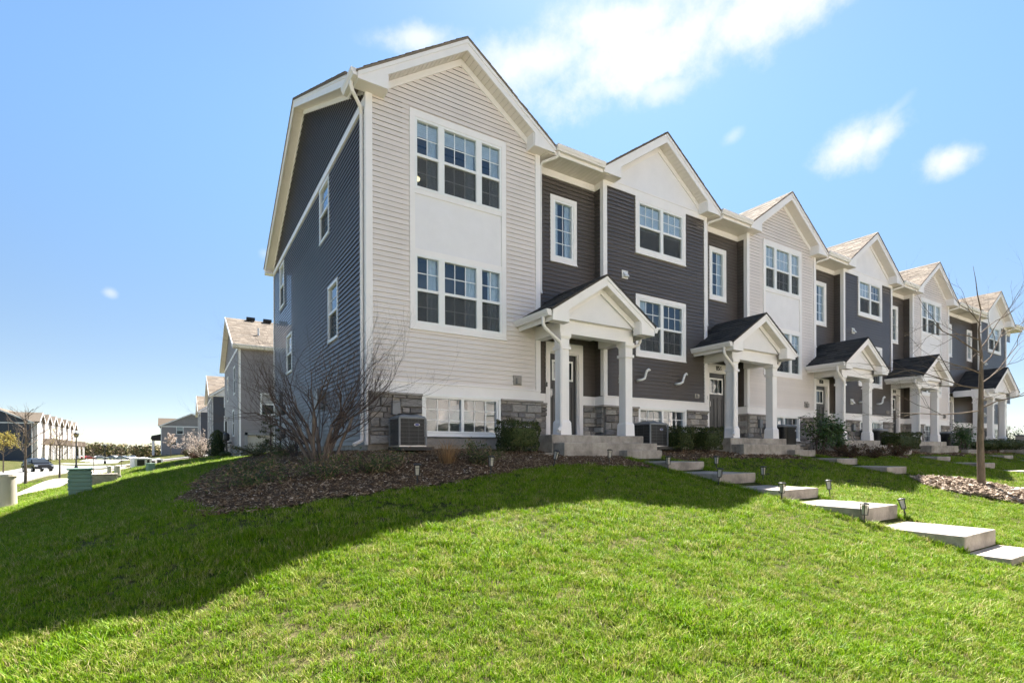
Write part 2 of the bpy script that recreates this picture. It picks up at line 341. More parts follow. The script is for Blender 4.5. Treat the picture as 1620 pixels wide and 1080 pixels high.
# ------------------------------------------------------------------ terrain height
CP=[]
for x in (1,3.2,7,9,12,15,18,22,26,30,36,44):
    for y,z in ((-.2,.0),(-1.2,-.08),(-2.65,-.36),(-4.7,-.72),(-6.8,-1.14),(-9,-1.55),(-11.5,-1.85),(-14,-1.4),(-20,-1.1),(-34,-1.2)): CP.append((x,y,z))
CP+=[(4.9,-.2,0),(4.9,-1.3,-.1),(4.9,-2.65,-.36),(4.9,-4.7,-.72),(4.9,-6.8,-1.14)]
for y in (4,8,11,16,22,24,34,45,53,64,80,90):
    CP.append((6,y,0 if y<12 else -.15)); CP.append((20,y,0 if y<12 else -.15)); CP.append((40,y,-.1))
for y in (1,4,7,10.6): CP.append((0,y,0.0))
CP+=[(0,-.3,-.02),(0,-1.2,-.12),(0,-2.65,-.4),(-.2,-4.7,-.74),(-.3,-6.8,-1.14),(-1.0,-9,-1.55),
(-1.2,-1,-.22),(-1.3,2,-.22),(-1.3,6,-.22),(-1.3,10,-.25),
(-1.98,-3.7,-.6),(-2.7,-2.4,-.62),(-2.76,-9.03,-1.56),(-3.75,-4.4,-1.13),(-1.7,-4.8,-.8),(-3.2,0,-.72),(-3.2,4,-.62),(-3.2,8,-.55),(-5.5,-1,-1.25),(-6,-8,-1.75),
(-5.3,2.9,-.98),(-4.5,6.3,-.82),(-4.8,10.5,-.95),(-6.6,6,-1.35),(-7,10,-1.6),(-5.6,15,-1.15),(-5.6,20,-1.2),(-8.9,6,-1.85),(-8.9,15,-1.95),(-2.7,26,-.5),(-2.5,16,-.6),(-8.7,26,-2.0),(-10,5,-1.95),(-10,-8,-2.1),(-12,36,-2.15),(-9,42,-2.0),
(-16,20,-2.3),(-16,0,-2.3),(-16,-20,-2.4),(-3,-14,-1.5),(-3,-20,-1.2),(-18,60,-2.35),(-18,80,-2.45),(-12,60,-2.1),(-12,80,-2.3),(-22,40,-2.2),(-22,80,-2.3),(-28,100,-1.3),(-26,130,-1.2),(-28,160,-1.2),(-45,100,-1),(-35,60,-1.6),(-45,20,-1.6),(-45,-20,-2),
(-4,36,-.8),(-4,50,-.9),(-8,60,-1.7),(-4,70,-.9),(-8,85,-1.9),(-2,80,-.5),(-6,122,-.4),(2,130,-.3),(-12,110,-2.3),(-18,130,-2.7),(-10,130,-1.2),(-14,180,-2.8),(60,20,-.2),(60,-10,-1.8),(60,80,-.5),(30,130,-.5),(30,180,-2),(80,120,-2)]
CP=np.array(CP,float)
def _phi(r2): return np.where(r2>0,r2*np.log(np.maximum(r2,1e-12)),0)*.5
_N=len(CP); _S=20.0
_P=CP[:,:2]/_S
_K=_phi(((_P[:,None]-_P[None])**2).sum(-1))+np.eye(_N)*2e-4
_A=np.zeros((_N+3,_N+3)); _A[:_N,:_N]=_K; _A[:_N,_N]=1; _A[:_N,_N+1:]=_P; _A[_N,:_N]=1; _A[_N+1:,:_N]=_P.T
_W=np.linalg.solve(_A,np.concatenate([CP[:,2],[0,0,0]]))
def H(x,y):
    x=np.asarray(x,float);y=np.asarray(y,float); sh=np.broadcast(x,y).shape
    X=np.broadcast_to(x,sh).ravel()/_S;Y=np.broadcast_to(y,sh).ravel()/_S; out=np.empty(len(X))
    for a in range(0,len(X),20000):
        xs=X[a:a+20000];ys=Y[a:a+20000]
        r2=(xs[:,None]-_P[None,:,0])**2+(ys[:,None]-_P[None,:,1])**2
        out[a:a+20000]=_phi(r2)@_W[:_N]+_W[_N]+xs*_W[_N+1]+ys*_W[_N+2]
    R=np.hypot(X*_S-5,Y*_S-60)
    t=np.clip((R-80)/80,0,1); t=t*t*(3-2*t)
    out=np.clip(out,-3.2,.1)*(1-t)+(-2.7)*t
    return out.reshape(sh)
# ------------------------------------------------------------------ the row of six townhouses
PITCH = 5.5; W = 3.652; REC = .3; CH = .0915; ZB = 1.27
GC = W / 2; GM = .68; GAP = 7.80                       # front gable: centre, slope, apex height
ZR = lambda x: GAP - GM * abs(x - GC)
RM = .478; RIDGE_Y = 5.33; ZMR = lambda y: 6.42 + RM * (y + .27) if y < RIDGE_Y else 6.42 + RM * (2 * RIDGE_Y + .27 - y)
DEPTH = 10.63
FX = lambda yb: (lambda u, o, z: (u, yb - o, z))        # wall facing the lawn
FS = lambda u, o, z: (-o, u, z)                          # wall facing the street side
F0, FR = FX(0.0), FX(REC)
def board_mesh(name, mat, side=False):
    b = MB(); p = [(0, .026), (.020, .024), (.022, 0), (.026, 0), (.006, CH + .003), (0, CH + .003)]; n = len(p)
    pts = [(x, -o, z) for x in (0, 1) for o, z in p] if not side else [(-o, y, z) for y in (0, 1) for o, z in p]
    b.add(pts, [(i, i + 1, n + i + 1, n + i) for i in range(n - 1)] + [tuple(range(n)), tuple(range(n, 2 * n))[::-1]])
    return b.mesh(name, mat)
BOARD = {(k, s): board_mesh('siding_board', k, s) for k in ('light', 'dark') for s in (False, True)}
def courses(a0, a1, z0, z1, holes=(), clip=None):
    z = z0
    while z < z1 - .02:
        zl, zh = z + .25 * CH, z + .75 * CH; lo, hi = a0, a1
        if clip:
            c = clip(z + .4 * CH); 
            if c is None: break
            lo, hi = max(lo, c[0]), min(hi, c[1])
        segs = [(lo, hi)]
        for (h0, h1, hz0, hz1) in holes:
            if hz1 > zl and hz0 < zh:
                ns = []
                for s0, s1 in segs:
                    if h1 <= s0 or h0 >= s1: ns.append((s0, s1)); continue
                    if h0 > s0: ns.append((s0, h0))
                    if h1 < s1: ns.append((h1, s1))
                segs = ns
        for s0, s1 in segs:
            if s1 - s0 > .02: yield s0, s1, z
        z += CH
def boards(root, mat, side, base, a0, a1, z0, z1, holes=(), clip=None):
    for s0, s1, z in courses(a0, a1, z0, z1, holes, clip):
        if side: link('siding_board', BOARD[mat, True], root, (base, s0, z), None, (1, s1 - s0, 1))
        else: link('siding_board', BOARD[mat, False], root, (s0, base, z), None, (s1 - s0, 1, 1))
def stone_mesh(k):
    r = random.Random(100 + k); j = lambda a: r.uniform(-a, a); b = MB(); i = .035; pts = []
    for (o, ins) in ((0, 0), (.6, 0), (1, i)):
        for (x, z) in ((0, 0), (1, 0), (1, 1), (0, 1)):
            jx, jz = (j(.018), j(.05)) if o else (0, 0)
            pts.append((x + (ins if x == 0 else -ins) + jx, -o - (j(.22) if o == 1 else 0), z + (ins * 2.2 if z == 0 else -ins * 2.2) + jz))
    fs = []
    for a in (0, 4): fs += [(a + q, a + (q + 1) % 4, a + 4 + (q + 1) % 4, a + 4 + q) for q in range(4)]
    fs.append((8, 9, 10, 11)); b.add(pts, fs); return b.mesh('stone', 'stone')
STONES = [stone_mesh(k) for k in range(10)]
def stones(root, base, a0, a1, z0, z1, holes=(), side=False, seed=1):
    r = random.Random(seed); z = z0
    while z < z1 - .03:
        h = r.choice((.07, .10, .13, .165)); h = min(h, z1 - z)
        if z1 - z - h < .05: h = z1 - z
        segs = [(a0, a1)]
        for (h0, h1, hz0, hz1) in holes:
            if hz1 > z + .02 and hz0 < z + h - .02:
                ns = []
                for s0, s1 in segs:
                    if h1 <= s0 or h0 >= s1: ns.append((s0, s1)); continue
                    if h0 - s0 > .03: ns.append((s0, h0))
                    if s1 - h1 > .03: ns.append((h1, s1))
                segs = ns
        for s0, s1 in segs:
            a = s0
            while a < s1 - .01:
                w = r.uniform(.12, .38); 
                if s1 - a - w < .1: w = s1 - a
                d = r.uniform(.034, .078)
                o = link('stone', r.choice(STONES), root, None, None, (w - .011, d, h - .011))
                if side: o.location = (base, a + w - .004, z + .004); o.rotation_euler = (0, 0, -math.pi / 2)
                else: o.location = (a + .004, base, z + .004)
                a += w
        z += h
def sheath(root, F, h, mat, w=.12):
    b = MB(); u0, u1, z0, z1 = h
    b.fbox(F, u0 - w, u1 + w, -.03, -.002, z1 - .01, z1 + w); b.fbox(F, u0 - w, u1 + w, -.03, -.002, z0 - w, z0 + .01); b.fbox(F, u0 - w, u0 + .01, -.03, -.002, z0 + .0101, z1 - .0101); b.fbox(F, u1 - .01, u1 + w, -.03, -.002, z0 + .0101, z1 - .0101)
    return b.obj('sheathing', mat, root)
def window(root, F, u0, u1, z0, z1, sashes, cols, kind='dh', rows=2, curtain=None, blind=0, low_grid=True, zm=None, name='window', fw=.045):
    """frame + sashes; sashes = [(ua, ub)] glass openings"""
    b = MB(); zm = zm or (z0 + z1) / 2
    b.fbox(F, u0, u1, -.06, .028, z1 - fw, z1); b.fbox(F, u0, u1, -.06, .034, z0, z0 + fw)
    edges = [u0] + [v for s in sashes for v in s] + [u1]
    for i in range(0, len(edges), 2): b.fbox(F, edges[i], edges[i + 1], -.06, .026, z0 + fw, z1 - fw)
    if kind == 'dh':
        for ua, ub in sashes: b.fbox(F, ua, ub, -.05, .020, zm - .025, zm + .025)
    fr = b.obj(name, 'frame', root)
    for (ua, ub), nc in zip(sashes, cols):
        halves = [(z0 + fw, zm - .025, 0), (zm + .025, z1 - fw, 1)] if kind == 'dh' else [(z0 + fw, z1 - fw, 1)]
        for za, zb, up in halves:
            MB().fbox(F, ua, ub, -.022 if up else -.035, -.018 if up else -.031, za, zb).obj('pane', 'glass' if up else 'glasslow', fr)
            if up or low_grid:
                m = MB(); o0 = -.016 if up else -.030
                for k in range(1, nc): u = ua + (ub - ua) * k / nc; m.fbox(F, u - .008, u + .008, o0, o0 + .006, za, zb)
                for k in range(1, rows): z = za + (zb - za) * k / rows; m.fbox(F, ua, ub, o0 - .0005, o0 + .0065, z - .008, z + .008)
                m.obj('muntin', 'frame', fr)
            if not up: MB().fbox(F, ua + .005, ub - .005, -.012, -.010, za, zb).obj('screen', 'screen', fr)
    for ca, cb in (curtain or ()):
        m = MB(); n = int((cb - ca) / .025) + 2; us = [ca + (cb - ca) * i / (n - 1) for i in range(n)]
        os_ = [-.085 - .02 * math.sin(i * 1.55) for i in range(n)]
        m.add([F(u, o, z0) for u, o in zip(us, os_)] + [F(u, o, z1 - .02) for u, o in zip(us, os_)], [(i, i + 1, n + i + 1, n + i) for i in range(n - 1)])
        m.obj('curtain', 'curtain', fr, True)
    if blind:
        for ua, ub in sashes:
            m = MB(); z = z1 - fw - .02
            while z > z1 - fw - blind: m.fbox(F, ua - .02, ub + .02, -.055, -.047, z - .036, z); z -= .04
            m.obj('blind', 'curtain', fr)
    return fr
def casing(root, F, u0, u1, z0, z1, w=.09, o=.036, sill=True, mat='white'):
    b = MB(); b.fbox(F, u0, u0 + w, 0, o, z0, z1); b.fbox(F, u1 - w, u1, 0, o, z0, z1)
    b.fbox(F, u0 + w, u1 - w, 0, o, z1 - w, z1); b.fbox(F, u0 + w, u1 - w, 0, o, z0, z0 + w)
    if sill: b.fbox(F, u0 - .01, u1 + .01, 0, o + .014, z0 - .02, z0)
    return b.obj('window_casing', mat, root)
def downspout(root, pts, r=.034, name='downspout'):
    b = MB(); b.tube(pts, r, 8); return b.obj(name, 'gutter', root, False)
def gutter(root, p0, p1, out, mat='gutter'):
    """K-style gutter from p0 to p1, 'out' = outward horizontal unit vector"""
    prof = [(0, 0), (.075, 0), (.085, .03), (.10, .05), (.115, .10), (.115, .115), (.10, .115), (.09, .04), (.01, .012), (0, .115)]
    p0, p1 = Vector(p0), Vector(p1); o = Vector(out); b = MB(); n = len(prof)
    b.add([p + o * a + Vector((0, 0, z)) for p in (p0, p1) for a, z in prof], [(i, (i + 1) % n, n + (i + 1) % n, n + i) for i in range(n)])
    for p in (p0, p1): b.add([p + o * a + Vector((0, 0, z)) for a, z in ((0, 0), (.075, 0), (.085, .03), (.10, .05), (.115, .10), (.115, .115), (0, .115))], [(0, 1, 2, 3, 4, 5, 6)])
    return b.obj('gutter', mat, root)
def shingle_rows(b, A, B, C, expo=.145, tab=.31, seed=0, t=.012, keep=None):
    """tabs over the plane with eave A->B and up-slope vector C"""
    A, B, C = Vector(A), Vector(B), Vector(C); U = B - A; lu = U.length; U.normalize(); lc = C.length; Cn = C.normalized(); Nn = U.cross(Cn).normalized()
    if Nn.z < 0: Nn = -Nn
    r = random.Random(seed); nr = int(lc / expo)
    for i in range(nr):
        s0 = i * lc / nr; s1 = (i + 1) * lc / nr + .03; a = -r.uniform(0, tab)
        while a < lu:
            a1 = a + tab * r.uniform(.85, 1.15); q0, q1 = max(a, 0), min(a1, lu)
            if q1 - q0 > .02 and (keep is None or keep(A + U * ((q0 + q1) / 2) + Cn * s0)):
                th = t * r.uniform(.8, 1.5)
                p = [A + U * q0 + Cn * s0, A + U * q0 + Cn * min(s1, lc), A + U * (q1 - .006) + Cn * min(s1, lc), A + U * (q1 - .006) + Cn * s0]
                b.hexa([v for v in p] + [p[0] + Nn * th, p[1] + Nn * th * .4, p[2] + Nn * th * .4, p[3] + Nn * th])
            a = a1
    return b
def gable_front(root, cx, yf, yb, zap, m, hw, wall_y, fasc=.21, ret=.5, retz=None, soff='soffit', dark=False, soffit_pieces=False, roofmat='roof', shingle=None, thick=.035, back=3.3, trim_y=None, back_eave=None):
    """overhanging gable: roof slabs, rake fascia, boxed returns, soffit"""
    zr = lambda x: zap - m * abs(x - cx); xl, xr = cx - hw, cx + hw; ze = zr(xl)
    roof = None
    b = MB()
    for s in (-1, 1):
        x0 = cx + s * hw; p = [(cx, yf, zap), (x0 + s * .03, yf - .0, ze - m * .03), (x0 + s * .03, yf, ze - m * .03 - thick), (cx, yf, zap - thick)]
        be = back if back_eave is None else back_eave; q = [(a, yf - .025, c) for a, _, c in p] + [(a, bk, c) for (a, _, c), bk in zip(p, (back, be, be, back))]
        b.add(q, [(3, 2, 1, 0), (4, 5, 6, 7), (0, 1, 5, 4), (1, 2, 6, 5), (2, 3, 7, 6), (3, 0, 4, 7)])
    roof = b.obj('gable_roof', roofmat, root)
    f = MB(); z0 = retz if retz is not None else ze - .17
    for s in (-1, 1):
        X = lambda d: cx + s * d
        f.prism([(X(0), yf, zap - thick - .002), (X(hw), yf, ze - thick - .002), (X(hw), yf, z0), (X(hw - ret), yf, z0), (X(hw - ret), yf, zr(X(hw - ret)) - thick - fasc), (X(0), yf, zap - thick - fasc)], (0, .025, 0))
        # upper moulding strip on the rake
        f.prism([(X(0), yf - .014, zap - thick - .003), (X(hw), yf - .014, ze - thick - .003), (X(hw), yf - .014, ze - thick - .075), (X(0), yf - .014, zap - thick - .075)], (0, .012, 0))
        # inner face of the box return
        f.box(min(X(hw - ret), X(hw - ret - .02)), max(X(hw - ret), X(hw - ret - .02)), yf + .026, wall_y, z0, zr(X(hw - ret)) - thick - .012)
        f.box(min(X(hw), X(hw - .02)), max(X(hw), X(hw - .02)), yf + .026, be, z0, ze - thick - .005)
    f.obj('rake_board', 'white', root)
    sb = MB()
    for s in (-1, 1):
        X = lambda d: cx + s * d
        sb.box(min(X(hw - .021), X(hw - ret + .001)), max(X(hw - .021), X(hw - ret + .001)), yf + .026, wall_y, z0 + .004, z0 + .02)
    sb.obj('box_return_soffit', soff, root)
    # rake soffit: panels
    wd = .10; n = int((hw - ret) * math.hypot(1, m) / wd); pieces = MB()
    for s in (-1, 1):
        for k in range(n):
            d0, d1 = (hw - ret) * k / n, (hw - ret) * (k + 1) / n - .008
            q = MB() if soffit_pieces else pieces
            zz = lambda d: zap - m * d - thick - fasc + .015
            q.hexa([(cx + s * d0, yf + .026, zz(d0)), (cx + s * d0, wall_y, zz(d0)), (cx + s * d1, wall_y, zz(d1)), (cx + s * d1, yf + .026, zz(d1)),
                    (cx + s * d0, yf + .026, zz(d0) + .012), (cx + s * d0, wall_y, zz(d0) + .012), (cx + s * d1, wall_y, zz(d1) + .012), (cx + s * d1, yf + .026, zz(d1) + .012)])
            if soffit_pieces: q.obj('soffit_panel', soff, root)
    if not soffit_pieces: pieces.obj('soffit_panels', soff, root, stuff=True)
    tb = MB(); ty = wall_y if trim_y is None else trim_y
    for s in (-1, 1):
        X = lambda d: cx + s * d; zz = lambda d: zap - m * d - thick - fasc + .012
        tb.prism([(X(0), ty - .036, zz(0)), (X(hw - ret + .05), ty - .036, zz(hw - ret + .05)), (X(hw - ret + .05), ty - .036, zz(hw - ret + .05) - .13), (X(0), ty - .036, zz(0) - .13)], (0, .034, 0))
    tb.obj('rake_trim', 'white', root)
    return roof
def door_leaf(root, num, y=REC):
    F = FX(y); u0, u1 = 4.04, 5.10; zt = 2.43; zb = .34
    b = MB(); b.fbox(F, u0, u0 + .115, -.02, .04, zb, zt); b.fbox(F, u1 - .115, u1, -.02, .04, zb, zt); b.fbox(F, u0 + .115, u1 - .115, -.02, .04, zt - .22, zt)
    b.fbox(F, u0 + .115, u0 + .14, -.14, .0, zb, zt - .22); b.fbox(F, u1 - .14, u1 - .115, -.14, .0, zb, zt - .22); b.fbox(F, u0 + .14, u1 - .14, -.14, .0, zt - .245, zt - .22)
    b.fbox(F, u0 + .14, u1 - .14, -.12, .02, zb, zb + .035)
    b.obj('door_casing', 'white', root)
    a0, a1 = u0 + .142, u1 - .142; d = MB(); za, zc = zb + .037, zt - .247
    wz0, wz1 = zc - .56, zc - .16; wa, wb = a0 + .12, a1 - .12
    d.fbox(F, a0, wa, -.10, -.06, za, zc); d.fbox(F, wb, a1, -.10, -.06, za, zc); d.fbox(F, wa, wb, -.10, -.06, za, wz0); d.fbox(F, wa, wb, -.10, -.06, wz1, zc)
    for q0, q1 in ((a0 + .10, a0 + .33), (a1 - .33, a1 - .10)):   # raised stiles around two long panels
        for r0, r1, s0, s1 in ((q0, q0 + .03, za + .2, wz0 - .12), (q1 - .03, q1, za + .2, wz0 - .12), (q0 + .03, q1 - .03, za + .2, za + .23), (q0 + .03, q1 - .03, wz0 - .15, wz0 - .12)):
            d.fbox(F, r0, r1, -.06, -.048, s0, s1)
    dl = d.obj('door', 'door', root)
    fr = MB(); fr.fbox(F, wa - .03, wa + .01, -.06, -.045, wz0 - .03, wz1 + .03); fr.fbox(F, wb - .01, wb + .03, -.06, -.045, wz0 - .03, wz1 + .03)
    fr.fbox(F, wa + .01, wb - .01, -.06, -.045, wz0 - .03, wz0 + .01); fr.fbox(F, wa + .01, wb - .01, -.06, -.045, wz1 - .01, wz1 + .03)
    for k in (1, 2): u = wa + (wb - wa) * k / 3; fr.fbox(F, u - .008, u + .008, -.062, -.05, wz0, wz1)
    fr.obj('door_window_frame', 'frame', dl); MB().fbox(F, wa, wb, -.085, -.08, wz0, wz1).obj('pane', 'glass', dl)
    h = MB(); h.fbox(F, a0 + .045, a0 + .085, -.06, -.05, 1.22, 1.40); h.tube([F(a0 + .065, -.05, 1.24), F(a0 + .065, -.0, 1.25), F(a0 + .065, .0, 1.38), F(a0 + .065, -.05, 1.40)], .01, 6); h.obj('handle', 'steel', dl)
    if num:
        me = text_mesh(num, .17); me.materials.append(MT['black']); o = link('house_number', me, root, ((u0 + u1) / 2, y - .044, zt - .165), (math.pi / 2, 0, 0))
    MB().fbox(F, u0 - .0, u0 + .03, .041, .055, 1.42, 1.52).obj('doorbell', 'black', root)
def porch(root, **kw):
    before = set(root.children); porch_build(root, **kw)
    new = [k for k in root.children if k not in before]
    for k in new: k['porch_piece'] = 1
    return new
def porch_build(root, cx=4.51, hw=1.37, wide=False, pieces=True, cols=(3.58, 5.33), deep=REC):
    yf = -1.19; zap, m = 3.56, .63; zap0 = zap + (hw - 1.37) * m
    roof = gable_front(root, cx, yf, 0, zap0, m, hw, yf + .22, fasc=.19, ret=.40, retz=2.47, roofmat='porchroof', back=deep - .02, soffit_pieces=False, trim_y=yf + .22)
    roof.name = 'porch_roof'
    # shingles on the slope towards the street side
    ze = zap0 - m * hw
    A, B, C = Vector((cx - hw - .03, yf - .03, ze - m * .03)), Vector((cx - hw - .03, deep - .03, ze - m * .03)), Vector((hw + .03, 0, m * (hw + .03)))
    sh = shingle_rows(MB(), A, B, C, .145, .31, 5)
    nq = len(sh.f) // 6
    if pieces:
        for q in range(nq):
            MB().add(sh.v[q * 8:q * 8 + 8], [(0, 1, 2, 3), (7, 6, 5, 4), (0, 4, 5, 1), (1, 5, 6, 2), (2, 6, 7, 3), (3, 7, 4, 0)]).obj('shingle', 'porchroof', roof)
    else: sh.obj('shingles', 'porchroof', roof, stuff=True)
    sh2 = shingle_rows(MB(), Vector((cx + hw + .03, deep - .03, ze - m * .03)), Vector((cx + hw + .03, yf - .03, ze - m * .03)), Vector((-hw - .03, 0, m * (hw + .03))), .145, .31, 6)
    sh2.obj('shingles', 'porchroof', roof, stuff=True)
    c0, c1 = cols[0], cols[-1] + .2; yb = -.87
    MB().prism([(cx - hw + .42, yf + .23, 2.61), (cx + hw - .42, yf + .23, 2.61), (cx, yf + .23, zap0 - .24)], (0, .02, 0)).obj('porch_gable_panel', 'panel', root)
    b = MB(); b.box(c0 - .02, c1 + .02, yb, yb + .24, 2.34, 2.60); b.box(c0 - .035, c1 + .035, yb - .016, yb + .25, 2.602, 2.632)
    b.box(c0 - .02, c0 + .20, yb + .241, -.001, 2.34, 2.60); b.box(c1 - .20, c1 + .02, yb + .241, -.001, 2.34, 2.60)
    b.obj('porch_beam', 'white', root)
    MB().box(c0 + .201, c1 - .201, yb + .241, deep - .01, 2.56, 2.58).obj('porch_ceiling', 'soffit', root)
    for c in cols:
        k = MB(); k.box(c, c + .2, yb, yb + .2, .62, 2.02)
        def taper(z0, e0, z1, e1): k.hexa([(c - e0, yb - e0, z0), (c - e0, yb + .2 + e0, z0), (c + .2 + e0, yb + .2 + e0, z0), (c + .2 + e0, yb - e0, z0), (c - e1, yb - e1, z1), (c - e1, yb + .2 + e1, z1), (c + .2 + e1, yb + .2 + e1, z1), (c + .2 + e1, yb - e1, z1)])
        taper(.321, .035, .57, .028); taper(.57, .028, .62, .002); taper(2.02, .03, 2.08, .03); taper(2.08, .004, 2.22, .004); taper(2.22, .004, 2.27, .03); taper(2.27, .034, 2.339, .034)
        k.obj('porch_column', 'white', root)
    gutter(root, (cx - hw - .02, yf + .01, ze - .15), (cx - hw - .02, -.02 if not wide else -.02, ze - .15), (-1, 0, 0))
    gutter(root, (cx + hw + .02, yf + .01, ze - .15), (cx + hw + .02, -.02, ze - .15), (1, 0, 0))
    gx = cx - hw - .07; zz = ze - .15
    downspout(root, [(gx, -.98, zz + .02), (gx, -.98, zz - .13), (gx + .05, -.98, zz - .2), (c0 - .09, -.95, zz - .42), (c0 - .05, -.94, zz - .52), (c0 - .05, -.93, .55), (c0 - .07, -.95, .46), (c0 - .18, -1.0, .40)])
    gx = cx + hw + .07
    downspout(root, [(gx, -.70, zz + .02), (gx, -.70, zz - .1), (gx - .04, -.68, zz - .18), (c1 + .07, -.62, zz - .28), (c1 + .04, -.6, zz - .33), (c1 + .04, -.6, .55), (c1 + .06, -.62, .46), (c1 + .14, -.68, .40)])
def front_common(root, kind, num, first=False, last=False, stone_holes=(), detail=True, seed=1):
    x_end = PITCH
    # foundation and ledge
    MB().box(0, W, .0, .2, -.6, .125).obj('foundation', 'concrete', root); MB().box(W + .001, 5.5, REC, REC + .2, -.6, .125).obj('foundation', 'concrete', root)
    bw = stone_holes[0]
    for q in [(.02, bw[0], -.012, .0, .126, 1.02), (bw[1], W, -.012, .0, .126, 1.02), (bw[0], bw[1], -.012, 0, .126, bw[2] - .02), (W + .001, 4.04, REC - .012, REC, .126, 1.02), (5.1, 5.5, REC - .012, REC, .126, 1.02), (-.012, -.001, .0, REC, .126, 1.02)][:5 if first else 6]: MB().box(*q).obj('mortar_bed', 'mortar', root)
    stones(root, -.012, .03 if first else .0, W + .03, .13, 1.02, [bw], seed=seed)
    stones(root, REC - .012, W + .03, 4.04, .34, 1.02, seed=seed + 1); stones(root, REC - .012, 5.1, 5.5, .34, 1.02, seed=seed + 2)
    if not first: stones(root, -.012, .0, REC, .13, 1.02, side=True, seed=seed + 3)
    for a, b in ((-.06 if not first else .02, bw[0] - .0), (bw[1], W + .06)): MB().box(a, b, -.095, 0, 1.02, 1.058).obj('stone_ledge', 'limestone', root)
    MB().box(W + .061, 4.04, REC - .09, REC, 1.02, 1.058).obj('stone_ledge', 'limestone', root); MB().box(5.1, 5.5 - .061, REC - .09, REC, 1.02, 1.058).obj('stone_ledge', 'limestone', root)
    if not first: MB().box(-.095, -.061, -.095, REC, 1.02, 1.058).obj('stone_ledge', 'limestone', root)
    wt = MB(); wt.box(-.03 if not first else 0, W + .03, -.03, 0, 1.06, ZB); wt.box(-.035 if not first else 0, W + .03, -.05, 0, ZB - .012, ZB + .0121); wt.box(W + .031, 4.04, REC - .03, REC, 1.06, ZB); wt.box(5.1, 5.5, REC - .03, REC, 1.06, ZB)
    if not first: wt.box(-.03, 0, .0005, REC, 1.06, ZB)
    wt.obj('water_table_board', 'white', root)
    # recessed wall
    boards(root, 'dark', False, REC, W + .001, 5.5, ZB, 6.12, [(4.19, 4.92, 4.25, 5.70), (4.04, 5.10, 0, 2.43)])
    if not first:
        boards(root, 'dark', True, 0, .002, REC, ZB, 6.12)
    sheath(root, FR, (4.19, 4.92, 4.25, 5.70), 'dark'); casing(root, FR, 4.18, 4.93, 4.24, 5.71)
    window(root, FR, 4.27, 4.84, 4.33, 5.62, [(4.32, 4.79)], [2], 'fixed', 4, curtain=[(4.3, 4.45), (4.66, 4.82)])
    door_leaf(root, num)
    # eave over the recess
    MB().box(W + .001, 5.5 - .001, REC - .034, REC, 6.09, 6.24).obj('frieze_board', 'white', root)
    if not first: MB().box(-.036, 0, .076, REC - .035, 6.09, 6.24).obj('frieze_board', 'white', root)
    sf = MB(); x = W + .05
    while x < 5.5 - .03: sf.box(x, x + .092, -.245, REC, 6.242, 6.254); x += .1
    sf.obj('soffit_panels', 'soffit', root, stuff=True)
    MB().box(W + .245, 5.255, -.27, -.246, 6.235, 6.42).obj('fascia_board', 'white', root)
    gutter(root, (W + .25, -.271, 6.305), (5.25, -.271, 6.305), (0, -1, 0))
    # corner posts
    c = MB(); c.box(.0, .085, -.034, 0, ZB + .013, 6.26); c.box(-.034, 0, -.034, .075, ZB + .013 if not first else .12, 6.26)
    c.obj('corner_post', 'white', root)
    c = MB(); c.box(W - .085, W, -.034, 0, ZB + .013, 6.26); c.box(W, W + .034, -.034, .075, ZB + .013, 6.26); c.obj('corner_post', 'white', root)
    dsx = W + .075
    downspout(root, [(W + .33, -.30, 6.30), (W + .33, -.28, 6.24), (W + .30, -.24, 6.20), (dsx + .02, -.04, 6.13), (dsx, .02, 6.06), (dsx, .02, 3.45), (dsx, .0, 3.35)])
    # main roof
    x0 = -.0; r = MB()
    def slab(xa, xb, ya, yb_):
        r.prism([(xa, ya, ZMR(ya)), (xa, yb_, ZMR(yb_)), (xa, yb_, ZMR(yb_) - .10), (xa, ya, ZMR(ya) - .10)], (xb - xa, 0, 0))
    xs, xe = (0.0 if not first else 0.0), (5.5 if not last else 5.5)
    slab(W + .24, 5.5 - .24, -.30, .06); slab(xs, xe, .06, RIDGE_Y); slab(xs, xe, RIDGE_Y, 10.95)
    rf = r.obj('main_roof', 'roof', root)
    sh = MB()
    shingle_rows(sh, (W + .24, -.31, ZMR(-.31)), (5.26, -.31, ZMR(-.31)), (0, .37, .37 * RM), .14, .31, seed)
    shingle_rows(sh, (xs, .06, ZMR(.06)), (xe, .06, ZMR(.06)), (0, RIDGE_Y - .06, (RIDGE_Y - .06) * RM), .145, .31, seed + 1)
    sh.obj('shingles', 'roof', rf, stuff=True)
    # front gable
    g = gable_front(root, GC, -.30, 3.4, GAP, GM, 2.066, 0, soffit_pieces=detail, back=3.4, back_eave=.34, retz=6.25, ret=.52)
    sh = MB(); hw = 2.066
    shingle_rows(sh, (GC - hw - .03, -.33, GAP - GM * (hw + .03)), (GC - hw - .03, 3.3, GAP - GM * (hw + .03)), (hw + .03, 0, GM * (hw + .03)), .145, .31, seed + 3, keep=lambda q: ZMR(q.y) < q.z + .08)
    shingle_rows(sh, (GC + hw + .03, 3.3, GAP - GM * (hw + .03)), (GC + hw + .03, -.33, GAP - GM * (hw + .03)), (-hw - .03, 0, GM * (hw + .03)), .145, .31, seed + 4, keep=lambda q: ZMR(q.y) < q.z + .08)
    sh.obj('shingles', 'roof', g, stuff=True)
    # inner shell that keeps the rooms dark, with floors between the storeys
    cx0 = .0 if not first else .55
    k = MB(); k.box(cx0, 5.5, .95, DEPTH, -.5, 6.2)
    for z in (1.16, 3.85): k.box(cx0 if not first else .03, 5.498, REC + .22, .949, z, z + .1); k.box(.03, W, .13, REC + .219, z, z + .1)
    k.box(.03, 5.498, REC + .01, .949, 6.24, 6.3)
    k.obj('inner_wall', 'core', root)
